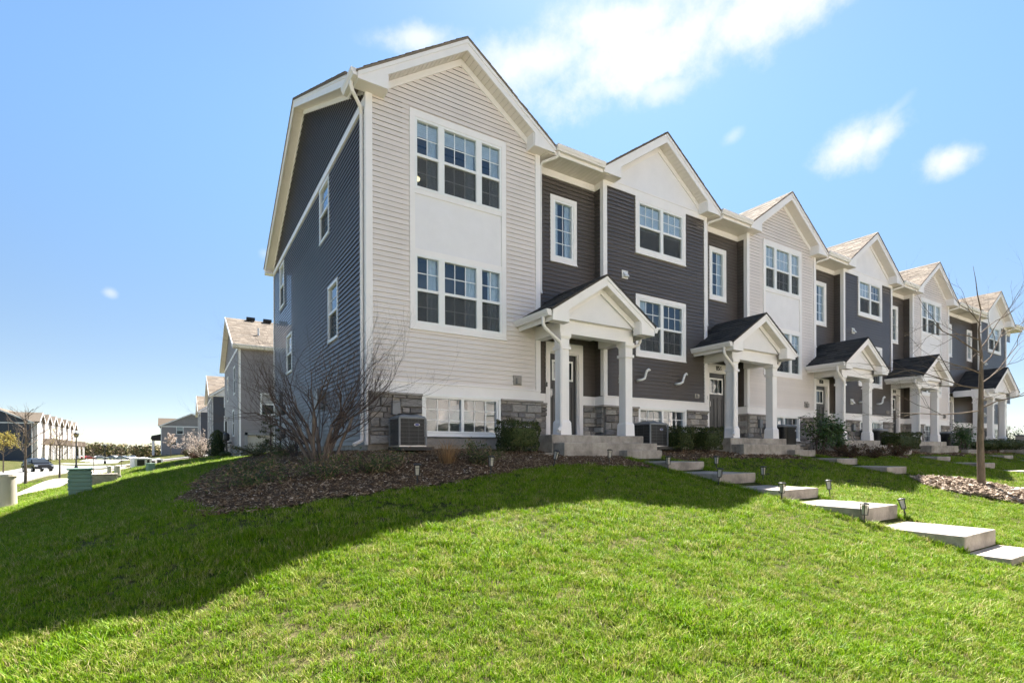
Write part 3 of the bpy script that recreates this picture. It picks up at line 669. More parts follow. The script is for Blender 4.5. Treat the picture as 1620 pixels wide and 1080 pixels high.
def gw_glass(root, u0, u1, grid=True):
    um = (u0 + u1) / 2
    casing(root, F0, u0 - .055, u1 + .055, .30, 1.075, .05, .05, True, 'frame').name = 'window_casing'
    return window(root, F0, u0, u1, .355, 1.025, [(u0 + .03, um - .03), (um + .03, u1 - .03)], [3, 3], 'fixed', 3, curtain=None, fw=.03, name='basement_window')
def bay_clip(z):
    d = (GAP - .245 - z) / GM
    return None if d < .06 else (GC - d, GC + d)
def bay_light(root, detail=True, lamp=False, blinds=(.26, 0)):
    P = (.775, 2.832, 2.27, 6.265)
    boards(root, 'light', False, 0, 0, W, ZB, 7.6, [P], bay_clip)
    sheath(root, F0, P, 'light')
    MB().box(P[0], P[1], -.006, -.001, 3.70, 4.80).obj('spandrel_panel', 'panel', root)
    b = MB(); u0, u1, z0, z1 = P
    b.box(u0, u0 + .10, -.036, 0, z0, z1); b.box(u1 - .10, u1, -.036, 0, z0, z1); b.box(u0 + .1, u1 - .1, -.036, 0, z1 - .13, z1); b.box(u0 + .1, u1 - .1, -.036, 0, z0, z0 + .085)
    b.box(u0 + .1, u1 - .1, -.028, 0, 4.74, 4.83); b.box(u0 + .1, u1 - .1, -.028, 0, 3.63, 3.73); b.box(u0 - .015, u1 + .015, -.045, 0, z0 - .03, z0)
    b.obj('window_casing', 'white', root)
    S = [(.92, 1.345), (1.47, 2.155), (2.278, 2.69)]
    w = window(root, F0, .875, 2.733, 4.83, 6.135, S, [2, 3, 2], zm=5.46, curtain=[(1.16, 1.36), (1.95, 2.17), (2.52, 2.70)], blind=blinds[0])
    if lamp:
        MB().lathe((1.03, .38), [(.10, 5.20), (.11, 5.215), (.10, 5.23)], 16).obj('ceiling_lamp', 'bulb', w)
    w = window(root, F0, .875, 2.733, 2.355, 3.63, S, [2, 3, 2], zm=2.98, curtain=[(1.15, 1.36), (1.97, 2.17), (2.46, 2.70)], blind=blinds[1])
    gw_glass(root, 1.05, 2.63)
def bay_dark(root):
    P = (1.01, 2.82, 4.79, 6.15); Q = (1.01, 2.82, 2.30, 3.80)
    boards(root, 'dark', False, 0, 0, W, ZB, 6.15, [P, Q])
    z0 = 6.30; d = (GAP - .245 - z0) / GM
    MB().prism([(GC - d - .05, -.004, z0), (GC + d + .05, -.004, z0), (GC, -.004, GAP - .2)], (0, .02, 0)).obj('gable_panel', 'panel', root)
    MB().box(.0855, W - .0855, -.032, 0, 6.15, 6.29).box(0.0855, W - .0855, -.042, 0, 6.29, 6.31).obj('frieze_board', 'white', root)
    for z0, z1, top in ((4.79, 6.15, 0), (2.30, 3.80, .09)):
        sheath(root, F0, (P[0], P[1], z0, z1), 'dark'); casing(root, F0, P[0], P[1], z0, z1 - .001, .10)
        window(root, F0, P[0] + .1, P[1] - .1, z0 + .1, z1 - .1, [(P[0] + .145, GC + .06), (GC + .16, P[1] - .145)], [3, 3], curtain=[(1.2, 1.5)] if top else None, blind=0 if top else .6, low_grid=bool(top))
    gw_glass(root, 1.13, 2.76)
def wall_fittings(root, kind):
    if kind == 'light':
        b = MB(); b.box(3.0, 3.20, -.035, -.01, 1.36, 1.56); b.box(3.06, 3.16, -.09, -.035, 1.38, 1.50); b.obj('outlet_box', 'limestone', root)
    else:
        def vent(x, z): b = MB(); b.box(x, x + .19, -.03, -.01, z, z + .19); b.prism([(x + .03, -.031, z + .15), (x + .03, -.11, z + .05), (x + .03, -.11, z + .03), (x + .03, -.031, z + .03)], (.13, 0, 0)); b.obj('vent_hood', 'pvc', root)
        vent(.56, 4.09); vent(.45, 1.60)
        for x in (1.05, 2.42):
            b = MB(); b.tube([(x, -.0, 1.70), (x, -.10, 1.70), (x + .06, -.13, 1.71), (x + .14, -.14, 1.75), (x + .17, -.14, 1.84), (x + .20, -.15, 1.93), (x + .25, -.16, 1.97), (x + .28, -.17, 1.94)], .03, 8); b.obj('exhaust_pipe', 'pvc', root, True)
        b = MB(); b.box(3.18, 3.34, -.03, -.01, 1.38, 1.50); b.box(3.22, 3.31, -.07, -.03, 1.40, 1.48); b.obj('outlet_box', 'limestone', root)
    # service disconnect box on the stone, with its conduit down to the cooling unit
    b = MB(); b.box(.40, .54, -.15, -.075, .66, .90); b.tube([(.47, -.11, .66), (.47, -.11, .45), (.50, -.2, .30)], .014, 6); b.obj('disconnect_box', 'greymetal', root)
G_ROW = 'townhouses joined in one row'
t_light = thing('townhouse', 'pale siding end townhouse nearest the camera, with dark side wall', 'townhouse', (0, 0, 0), G_ROW)
HB = {'light': (.995, 2.685, .27, 1.1), 'dark': (1.075, 2.815, .27, 1.1)}
# first house
front_common(t_light, 'light', '854', first=True, stone_holes=[HB['light']], seed=11)
bay_light(t_light, lamp=True); porch(t_light); wall_fittings(t_light, 'light')
SW = [(2.69, 3.60, 4.77, 6.05), (1.965, 2.80, 2.36, 3.60), (8.52, 9.36, 4.60, 6.0), (7.20, 8.12, 2.35, 3.52)]
def side_clip(z):
    lim = z + .10
    if lim < 6.25: return (0, DEPTH)
    d = (ZMR(RIDGE_Y) - .23 - z) / RM
    return None if d < .1 else (RIDGE_Y - d, RIDGE_Y + d)
boards(t_light, 'dark', True, 0, .03, DEPTH, .12, 8.8, SW + [(0, DEPTH, 6.08, 6.22)], side_clip)
MB().box(0, .15, .201, DEPTH, -.7, .12).obj('foundation', 'concrete', t_light)
MB().box(-.036, 0, .076, DEPTH + .02, 6.08, 6.22).obj('band_board', 'white', t_light)
MB().box(-.034, 0, DEPTH - .09, DEPTH, .12, 6.08).obj('corner_post', 'white', t_light)
for (a, b, z0, z1) in SW:
    sheath(t_light, FS, (a, b, z0, z1), 'dark', .1)
    w = window(t_light, FS, a, b, z0, z1, [(a + .06, b - .06)], [1], fw=.06)
XO = -.27
rk = MB()
for ya, yb in ((.30, RIDGE_Y), (RIDGE_Y, 10.95)):
    rk.prism([(XO, ya, ZMR(ya) - .01), (XO, yb, ZMR(yb) - .01), (XO, yb, ZMR(yb) - .22), (XO, ya, ZMR(ya) - .22)], (.025, 0, 0))
    rk.prism([(XO - .012, ya, ZMR(ya) - .012), (XO - .012, yb, ZMR(yb) - .012), (XO - .012, yb, ZMR(yb) - .085), (XO - .012, ya, ZMR(ya) - .085)], (.011, 0, 0))
rk.box(XO, 0, 10.68, 10.95, 6.16, 6.21)
rk.obj('rake_board', 'white', t_light)
sb = MB()
for ya, yb in ((.30, RIDGE_Y), (RIDGE_Y, 10.90)):
    n = int((yb - ya) / .09)
    for i in range(n):
        q0, q1 = ya + (yb - ya) * i / n, ya + (yb - ya) * (i + 1) / n - .007
        sb.prism([(XO + .026, q0, ZMR(q0) - .205), (XO + .026, q1, ZMR(q1) - .205), (XO + .026, q1, ZMR(q1) - .19), (XO + .026, q0, ZMR(q0) - .19)], (-XO - .026, 0, 0))
sb.obj('soffit_panels', 'soffit', t_light, stuff=True)
rt = MB()
for ya, yb in ((.10, RIDGE_Y), (RIDGE_Y, 10.6)):
    rt.prism([(-.036, ya, ZMR(ya) - .207), (-.036, yb, ZMR(yb) - .207), (-.036, yb, ZMR(yb) - .31), (-.036, ya, ZMR(ya) - .31)], (.034, 0, 0))
rt.obj('rake_trim', 'white', t_light)
r = MB()
for ya, yb in ((.28, RIDGE_Y), (RIDGE_Y, 10.97)):
    r.prism([(XO - .03, ya, ZMR(ya)), (XO - .03, yb, ZMR(yb)), (XO - .03, yb, ZMR(yb) - .04), (XO - .03, ya, ZMR(ya) - .04)], (.03 - XO - .001, 0, 0))
rf = r.obj('side_roof_edge', 'roof', t_light)
sh = MB(); shingle_rows(sh, (XO - .035, .28, ZMR(.28)), (0, .28, ZMR(.28)), (0, RIDGE_Y - .28, (RIDGE_Y - .28) * RM), .145, .31, 77); sh.obj('shingles', 'roof', rf, stuff=True)
gutter(t_light, (-.245, -.30, 6.285), (-.245, .34, 6.285), (-1, 0, 0))
downspout(t_light, [(-.30, -.10, 6.30), (-.30, -.10, 6.22), (-.27, -.08, 6.15), (-.10, .06, 6.02), (-.062, .12, 5.92), (-.062, .12, .32), (-.075, .10, .20), (-.24, .03, .12)])
# gas meters on the side wall: two bodies on a pipe stack
gm = MB(); y0 = 7.7
for z in (1.25, .55): gm.lathe((-.26, y0), [(.10, z - .16), (.15, z - .12), (.16, z + .06), (.13, z + .14), (.05, z + .17)], 16)
gmo = gm.obj('gas_meter', 'greymetal', t_light, True)
pp = MB(); pp.tube([(-.26, y0, -.3), (-.26, y0, 1.7), (-.26, y0 - .28, 1.75), (-.26, y0 - .34, 1.2), (-.10, y0 - .34, 1.1)], .025, 6); pp.tube([(-.26, y0 + .30, 1.30), (-.26, y0 - .36, 1.30)], .02, 6); pp.tube([(-.26, y0 + .25, .6), (-.26, y0 - .5, .62), (-.02, y0 - .5, .64)], .02, 6); pp.obj('pipe', 'blackm', gmo)
b = MB(); b.box(-.14, -.012, 3.3, 3.62, 1.0, 1.42); b.tube([(-.07, 3.46, 1.0), (-.07, 3.46, .1)], .025, 6); b.obj('electric_box', 'greymetal', t_light)
b = MB(); b.box(2.96, 3.0, -.10, -.075, .52, .58); b.obj('tag', 'greentag', t_light)
b = MB(); b.box(3.10, 3.24, -.16, -.08, .46, .54); b.tube([(3.23, -.12, .49), (3.30, -.14, .48)], .03, 8); b.box(3.10, 3.36, -.09, -.075, .44, .46); b.obj('spotlight', 'pvc', t_light)
MB().box(-.9, -.05, -.30, .02, -.16, -.06).obj('splash_block', 'concrete', t_light)
# dark house, then copies
t_dark = thing('townhouse', 'charcoal townhouse second from the corner, numbered 856', 'townhouse', (PITCH, 0, 0), G_ROW)
front_common(t_dark, 'dark', '856', stone_holes=[HB['dark']], seed=31); bay_dark(t_dark); porch(t_dark); wall_fittings(t_dark, 'dark')
t3 = thing('townhouse', 'pale siding townhouse in the middle, numbered 858, leafy shrub at its porch', 'townhouse', (2 * PITCH, 0, 0), G_ROW)
front_common(t3, 'light', '858', stone_holes=[HB['light']], seed=51, detail=False); bay_light(t3, blinds=(.62, .60)); porch(t3); wall_fittings(t3, 'light')
def renumber(root, num):
    for k in kids(root):
        if k.name.startswith('house_number'):
            me = text_mesh(num, .17); me.materials.append(MT['black']); k.data = me
t4 = dup(t_dark, (3 * PITCH, 0, 0), label='charcoal townhouse fourth from the corner, numbered 860, behind the long clipped hedge'); renumber(t4, '860')
for w_ in kids(t4):                     # this household keeps its blinds and curtains differently
    for k in kids(w_):
        if k.name.split('.')[0] in ('blind', 'curtain') and R.random() < .55: bpy.data.objects.remove(k)
t5 = dup(t3, (4 * PITCH, 0, 0), label='pale siding townhouse farthest along the row, behind the bare street tree'); renumber(t5, '862')
lst = kids(t5)
for w_ in lst:
    for k in kids(w_):
        if k.name.split('.')[0] == 'blind' and R.random() < .5: bpy.data.objects.remove(k)
lst = kids(t5)                          # its own entrance lies under the wide shared porch of the last house
for src, k in list(zip(kids(t3), lst)):
    if src.get('porch_piece'):
        for kk in kids(k): bpy.data.objects.remove(kk)
        bpy.data.objects.remove(k)
for o in bpy.data.objects:
    if 'porch_piece' in o: del o['porch_piece']
# last house: wide recess shared with its neighbour, one big porch
EX = 1.98
t6 = thing('townhouse', 'charcoal townhouse at the far end of the row, beside open sky', 'townhouse', (5 * PITCH + EX, 0, 0), G_ROW)
front_common(t6, 'dark', '864', last=True, stone_holes=[HB['dark']], seed=71, detail=False); bay_dark(t6); wall_fittings(t6, 'dark')
drop = []
for k in kids(t6):                      # nothing stands beyond its bay
    nm = k.name.split('.')[0]
    bbx = [k.matrix_local @ Vector(c) for c in k.bound_box] if k.type == 'MESH' else []
    if bbx and min(c.x for c in bbx) > W + .05: drop.append(k)
for k in drop:
    for kk in kids(k): bpy.data.objects.remove(kk)
    bpy.data.objects.remove(k)
boards(t6, 'dark', False, REC, -EX - .03, 0, ZB, 6.12, [(-.72, -.08, 4.25, 5.70)])
MB().box(-EX - .03, 0, REC, REC + .2, -.6, 1.06).obj('foundation', 'concrete', t6)
MB().box(-EX - .03, 0, REC - .03, REC, 1.06, ZB).obj('water_table_board', 'white', t6)
stones(t6, REC - .012, -EX, 0, .34, 1.02, seed=88)
casing(t6, FR, -.72, -.08, 4.24, 5.71); window(t6, FR, -.63, -.17, 4.33, 5.62, [(-.59, -.21)], [2], 'fixed', 4)
MB().box(-EX - .03, 0, REC - .034, REC, 6.09, 6.24).obj('frieze_board', 'white', t6)
MB().box(-EX - .25, -.245, -.27, -.246, 6.235, 6.42).obj('fascia_board', 'white', t6); gutter(t6, (-EX - .25, -.271, 6.305), (-.25, -.271, 6.305), (0, -1, 0))
MB().box(-EX - .25, 0, -.245, REC, 6.242, 6.254).obj('soffit_panels', 'soffit', t6)
MB().prism([(-EX, -.30, ZMR(-.30)), (-EX, RIDGE_Y, ZMR(RIDGE_Y)), (-EX, RIDGE_Y, ZMR(RIDGE_Y) - .1), (-EX, -.30, ZMR(-.30) - .1)], (EX, 0, 0)).obj('main_roof', 'roof', t6)
MB().box(-EX, 0, .95, DEPTH, -.5, 6.2).obj('inner_wall', 'core', t6)
MB().box(W, W + .15, 0.0, DEPTH, -.6, 6.3).prism([(W, 0, 6.3), (W, DEPTH, 6.3), (W, RIDGE_Y, 8.8)], (.15, 0, 0)).obj('side_wall', 'dark', t6)
porch(t6, cx=-.83, hw=1.62, cols=(-3.25, -1.55, .05), pieces=False, wide=True)
# the wide porch roof carries on to the left over the neighbour's door
def at(u, v, d): 
    X = (u - 810) / 825.08; Z = (713.656 - v) / 825.08; s, c = math.sin(YAW), math.cos(YAW)
    return Vector((CAM.x + d * (X * c + s), CAM.y + d * (-X * s + c), d * Z))
def gat(u, d): p = at(u, 700, d); p.z = float(H(p.x, p.y)); return p
# ------------------------------------------------------------------ ground, streets, walks
def axis(lo, hi, c0, c1, fine, grow=1.13):
    a = list(np.arange(c0, c1 + 1e-6, fine)); s = fine
    while a[-1] < hi: s *= grow; a.append(a[-1] + s)
    s = fine; b = []
    x = c0
    while x > lo: s *= grow; x -= s; b.append(x)
    return np.array(b[::-1] + a)
gx = axis(-900, 900, -14, 34, .3); gy = axis(-900, 900, -12, 16, .3)
GX, GY = np.meshgrid(gx, gy); GZ = H(GX, GY)
def grid_obj(name, X, Y, Z, mat, keep=None):
    ny, nx = X.shape; v = np.stack([X.ravel(), Y.ravel(), Z.ravel()], 1)
    j, i = np.meshgrid(np.arange(ny - 1), np.arange(nx - 1), indexing='ij'); a = (j * nx + i).ravel()
    f = np.stack([a, a + 1, a + nx + 1, a + nx], 1)
    if keep is not None: f = f[keep.ravel()]
    used = np.unique(f); mp = -np.ones(len(v), int); mp[used] = np.arange(len(used)); v = v[used]; f = mp[f]
    me = bpy.data.meshes.new(name); me.vertices.add(len(v)); me.vertices.foreach_set('co', v.astype('f').ravel())
    me.loops.add(len(f) * 4); me.loops.foreach_set('vertex_index', f.astype('i').ravel()); me.polygons.add(len(f))
    me.polygons.foreach_set('loop_start', np.arange(0, len(f) * 4, 4, dtype='i')); me.polygons.foreach_set('loop_total', np.full(len(f), 4, 'i'))
    me.polygons.foreach_set('use_smooth', np.ones(len(f), bool)); me.update(calc_edges=True); me.materials.append(MT[mat])
    return link(name, me)
structure(grid_obj('lawn', GX, GY, GZ, 'lawn'))
def in_poly(P, X, Y):
    ins = np.zeros(X.shape, bool); n = len(P)
    for i in range(n):
        x0, y0 = P[i]; x1, y1 = P[(i + 1) % n]
        c = ((y0 > Y) != (y1 > Y)) & (X < (x1 - x0) * (Y - y0) / (y1 - y0 + 1e-12) + x0); ins ^= c
    return ins
BED = [(-.02, 10.5), (-1.0, 9.6), (-1.35, 7.5), (-1.7, 5.5), (-2.2, 3.6), (-2.55, 1.0), (-2.75, -1.0), (-2.72, -2.3), (-2.45, -3.1), (-1.93, -3.45), (-1.1, -3.25), (-.28, -3.0), (.6, -2.7), (1.5, -2.42), (2.4, -2.15), (3.2, -2.1), (4.0, -2.3), (4.62, -2.45), (4.62, .25), (3.3, .25), (3.3, .05), (-.02, .05)]
BEDS = [BED]
for k in range(1, 6):
    x0 = 5.5 * k + .12 + (.45 * (k - 1) if k > 1 else 0); x1 = 5.5 * k + 4.66 + .45 * k
    BEDS.append([(x0, .25), (x0, -2.1), (x0 + .5, -1.95), (x0 + 1.4, -1.75), (x0 + 2.4, -1.8), (x1 - 1.1, -1.95), (x1 - .3, -2.2), (x1, -2.3), (x1, .25)])
bx = np.arange(-3, 34, .09); by = np.arange(-3.7, 10.7, .09); BX, BY = np.meshgrid(bx, by)
cxm, cym = BX[:-1, :-1] + .045, BY[:-1, :-1] + .045
keep = np.zeros(cxm.shape, bool)
wob = .06 * np.sin(cxm * 7.3 + cym * 3.1) + .05 * np.sin(cym * 9.1 - cxm * 4.7)
for P in BEDS: keep |= in_poly(P, cxm + wob, cym + wob * .7)
structure(grid_obj('mulch_bed', BX, BY, H(BX, BY) + .015 + .012 * np.sin(BX * 13) * np.sin(BY * 11), 'mulchsoil', keep))
def strip(name, pts, w, mat, dz=.02, kerb=0, n=60):
    """paved band along a polyline, following the ground"""
    P = np.array(pts, float); s = np.r_[0, np.cumsum(np.hypot(*np.diff(P, axis=0).T))]; t = np.linspace(0, s[-1], n)
    x, y = np.interp(t, s, P[:, 0]), np.interp(t, s, P[:, 1]); dx, dy = np.gradient(x), np.gradient(y); l = np.hypot(dx, dy); nx, ny = -dy / l, dx / l
    us = np.linspace(-w / 2, w / 2, 9); X = x[:, None] + nx[:, None] * us; Y = y[:, None] + ny[:, None] * us
    hz = H(x, y)[:, None] + 0 * us; Z = np.maximum(H(X, Y), hz) + dz
    return structure(grid_obj(name, X, Y, Z, mat))
strip('street', [(-17.2, -60), (-17.2, 30), (-17.2, 66), (-17.0, 200)], 8.6, 'road', .02)
strip('side_street', [(-60, 71), (-13.0, 71), (4, 72), (40, 74)], 7.5, 'road', .03)
strip('sidewalk', [(-8.9, -40), (-8.9, 30), (-8.7, 66)], 1.5, 'walk', .04)
strip('sidewalk', [(-9.0, 80), (-9.5, 100), (-10, 200)], 1.5, 'walk', .04)
strip('sidewalk', [(-8.0, 66), (0, 66.2), (12, 67)], 1.4, 'walk', .045, n=30)
strip('sidewalk', [(-8.0, 33), (-4, 39), (-2, 45), (1, 47)], 1.3, 'walk', .045, n=30)
for s in (-1, 1):
    b = MB(); ys = np.arange(-40, 66, 2.)
    for y0, y1 in zip(ys[:-1], ys[1:]):
        x = -17.2 + s * 4.4; z0, z1 = float(H(x, y0)), float(H(x, y1))
        b.hexa([(x - .08, y0, z0 - .2), (x - .08, y1, z1 - .2), (x + .08, y1, z1 - .2), (x + .08, y0, z0 - .2), (x - .08, y0, z0 + .10), (x - .08, y1, z1 + .10), (x + .08, y1, z1 + .10), (x + .08, y0, z0 + .10)])
    structure(b.obj('kerb', 'walk'))
ORD = ['first', 'second', 'third', 'fourth']
WALKBOX = []
def front_walk(k, label):
    t = thing('front_steps', label, 'steps', (PITCH * k, 0, 0), 'concrete steps leading down from the porches')
    d = .45 * k; x0, x1 = 4.62 + d, 5.62 + d
    def slab(name, a, b, y0, y1, top, mat='walk', th=.42):
        m = MB(); m.box(a, b, y0, y1, top - th, top); m.obj(name, mat, t, bevel=.014); WALKBOX.append((a + PITCH * k, b + PITCH * k, y0, y1))
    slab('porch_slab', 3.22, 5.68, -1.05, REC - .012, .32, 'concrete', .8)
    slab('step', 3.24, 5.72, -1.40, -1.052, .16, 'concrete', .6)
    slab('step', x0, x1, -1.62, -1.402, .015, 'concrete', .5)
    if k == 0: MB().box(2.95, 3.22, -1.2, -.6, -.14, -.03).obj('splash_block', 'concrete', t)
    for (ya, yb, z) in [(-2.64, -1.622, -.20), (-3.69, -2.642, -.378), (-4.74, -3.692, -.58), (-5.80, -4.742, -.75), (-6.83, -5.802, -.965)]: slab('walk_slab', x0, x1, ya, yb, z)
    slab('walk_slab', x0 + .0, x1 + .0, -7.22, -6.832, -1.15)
    return t
front_walk(0, 'concrete steps with solar lights along both sides, down from the nearest porch')
front_walk(1, 'concrete steps below porch 856, no lights, running towards the bare street tree')
front_walk(2, 'concrete steps below porch 858, passing behind the bare street tree trunk')
front_walk(3, 'concrete steps below porch 860, beside the long clipped hedge')
t = thing('front_steps', 'concrete steps below the wide porch at the far end of the row', 'steps', (29.48, 0, 0), 'concrete steps leading down from the porches')
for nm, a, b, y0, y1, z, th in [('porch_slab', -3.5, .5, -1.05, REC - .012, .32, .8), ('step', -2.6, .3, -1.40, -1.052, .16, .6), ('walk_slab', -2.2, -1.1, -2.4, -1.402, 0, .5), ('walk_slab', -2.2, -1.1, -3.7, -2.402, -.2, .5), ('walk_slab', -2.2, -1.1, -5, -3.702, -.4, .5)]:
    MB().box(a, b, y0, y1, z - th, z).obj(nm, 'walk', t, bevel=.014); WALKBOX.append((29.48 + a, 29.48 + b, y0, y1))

# ------------------------------------------------------------------ solar path lights
def path_light():
    t = thing('path_light', 'x', 'path light', (0, 0, 0), 'solar lights beside the front steps')
    MB().tube([(0, 0, -.06), (0, 0, .15)], .010, 8).obj('stake', 'blackm', t)
    b = MB()
    for sx in (-1, 1):
        for sy in (-1, 1): b.tube([(sx * .030, sy * .030, .145), (sx * .040, sy * .040, .30)], .006, 4)
    b.box(-.036, .036, -.036, .036, .138, .150); b.tube([(-.04, -.037, .255), (.04, -.037, .255)], .004, 4); b.tube([(-.04, .037, .255), (.04, .037, .255)], .004, 4)
    b.obj('cage', 'blackm', t)
    MB().lathe((0, 0), [(.030, .151), (.042, .29)], 4, math.pi / 4).obj('glass', 'lampglass', t)
    MB().lathe((0, 0), [(.060, .30), (.062, .312), (.05, .322), (.0, .326)], 12).obj('cap', 'blackm', t)
    MB().box(-.028, .028, -.028, .028, .3265, .330).obj('solar_panel', 'carglass', t)
    return t
PL = [(-.25, -2.86, 'at the left end of the mulch edge, below the bare shrub', .05, 0), (.98, -2.58, 'on the mulch edge, in front of the ornamental grass', 0, .05), (2.37, -2.22, 'leaning on the mulch edge below the square clipped shrub', .22, .1), (3.66, -2.14, 'on the mulch edge below the wide nearest porch step', 0, .06),
      (4.50, -2.74, 'on the near side of the highest long slab', .02, 0), (5.76, -2.80, 'on the far side of the highest long slab', 0, .03), (4.50, -3.76, 'leaning, on the near side of the shaded second slab', .12, .05), (5.75, -3.74, 'on the far side of the half shaded second slab', .02, 0),
      (4.50, -4.80, 'on the near side of the third slab, grass lit behind it', .02, .02), (5.80, -4.82, 'leaning, on the far side of the third slab', -.1, .1), (4.52, -5.86, 'upright, on the near side of the lowest riser in sun', 0, .02), (5.72, -5.86, 'tilted, pale capped, on the far side of the lowest riser', -.22, .12)]
proto = path_light()
for i, (x, y, lab, rx, ry) in enumerate(PL):
    o = proto if i == 0 else dup(proto)
    o.location = (x, y, float(H(x, y)) + .02); o.rotation_euler = (rx, ry, R.uniform(-.4, .4)); o.scale = (.82,) * 3; o['label'] = 'small solar lantern ' + lab

# ------------------------------------------------------------------ cooling units
def hvac_square(loc, label, s=.47, h=.50):
    t = thing('cooling_unit', label, 'air conditioner', loc, 'cooling units beside the basement windows')
    a = s / 2; b = MB(); b.box(-a + .02, a - .02, -a + .02, a - .02, .03, h - .03); b.obj('coil', 'black', t)
    b = MB()
    for sx in (-1, 1):
        for sy in (-1, 1): MB().box(sx * a - .014, sx * a + .014, sy * a - .014, sy * a + .014, 0.02, h - .02).obj('corner_post', 'greymetal', t)
    g = MB(); n = 20
    for k in range(1, n):
        u = -a + s * k / n; w = .0012 if k % 7 else .004
        g.box(u - w, u + w, -a - .003, -a + .003, .03, h - .03); g.box(-a - .003, -a + .003, u - w, u + w, .03, h - .03)
    for k in range(1, 7):
        z = .03 + (h - .06) * k / 7; g.box(-a, a, -a - .007, -a - .003, z - .003, z + .003); g.box(-a - .007, -a - .003, -a, a, z - .003, z + .003)
    g.obj('wire_guard', 'wire', t)
    b = MB(); b.lathe((0, 0), [(a * 1.43, h - .03), (a * 1.44, h - .005), (a * 1.3, h + .012), (a * .75, h + .05)], 4, math.pi / 4); b.obj('top_cover', 'greymetal', t)
    b = MB()
    for r in (.05, .09, .13, .17): b.lathe((0, 0), [(r, h + .052), (r + .006, h + .056), (r, h + .06)], 20)
    b.obj('fan_guard', 'blackm', t)
    MB().box(-a - .008, a + .008, -a - .008, a + .008, -.0, .02).obj('base_pan', 'steel', t)
    bd = MB(); bd.lathe((0, 0), [(.045, 0), (.045, .004)], 16); o = bd.obj('badge', 'pvc', t); o.rotation_euler = (math.pi / 2, 0, 0); o.scale = (1.15, .5, 1); o.location = (.07, -a - .009, h * .74)
    q = MB().lathe((0, 0), [(.036, .0042), (.036, .006)], 16).obj('badge_print', 'blue', o)
    MB().box(-a - .01, a + .10, -a - .12, a + .06, -.06, -.005).obj('pad', 'black', t)
    return t
hvac_square((.54, -.50, .085), 'square grey cooling unit on a black pad at the corner of the end house')
hvac_square((6.33, -.62, .10), 'square wire guarded cooling unit between the nearest porch and the two clipped shrubs', .56, .52)
def hvac_round(loc, label, s=.62, h=.62):
    t = thing('cooling_unit', label, 'air conditioner', loc, 'cooling units beside the basement windows'); a = s / 2
    def sq(r, c, n=6):
        pts = []
        for q in range(4):
            for k in range(n + 1):
                th = math.pi / 2 * (q + k / n); sx, sy = ((1, 1), (-1, 1), (-1, -1), (1, -1))[q]
                pts.append((sx * (r - c) + c * math.cos(th), sy * (r - c) + c * math.sin(th)))
        return pts
    def loft(prof, name, mat):
        b = MB(); vs = []; n = None
        for r, z in prof: p = sq(r, min(.12, r * .5)); n = len(p); vs += [(x, y, z) for x, y in p]
        fs = [(i * n + k, i * n + (k + 1) % n, (i + 1) * n + (k + 1) % n, (i + 1) * n + k) for i in range(len(prof) - 1) for k in range(n)] + [tuple(range(n))[::-1], tuple((len(prof) - 1) * n + k for k in range(n))]
        b.add(vs, fs); return b.obj(name, mat, t)
    prof = []
    for k in range(24): z = .05 + (h - .1) * k / 24; prof += [(a, z), (a, z + .014), (a - .008, z + .016), (a - .008, z + (h - .1) / 24 - .001)]
    loft(prof, 'louvred_cabinet', 'black'); loft([(a + .01, h - .05), (a + .014, h - .02), (a - .02, h + .012), (a * .6, h + .03)], 'top_cover', 'greymetal'); loft([(a + .005, 0), (a + .005, .05)], 'base_pan', 'greymetal')
    MB().box(a * .5, a * .5 + .06, -a - .004, -a + .002, h * .72, h * .72 + .05).obj('badge', 'pvc', t)
    MB().box(-a - .1, a + .1, -a - .1, a + .1, -.2, -.005).obj('pad', 'concrete', t)
    return t
hvac_round((12.02, -.42, .10), 'dark louvred cooling unit right of porch 856, against the leafy shrub')
hvac_round((17.75, -.42, .10), 'dark louvred cooling unit between porch 858 and the long hedge', .66, .62)
hvac_round((23.55, -.5, .05), 'dark louvred cooling unit right of porch 860, before the far leafy shrub', .62, .66)

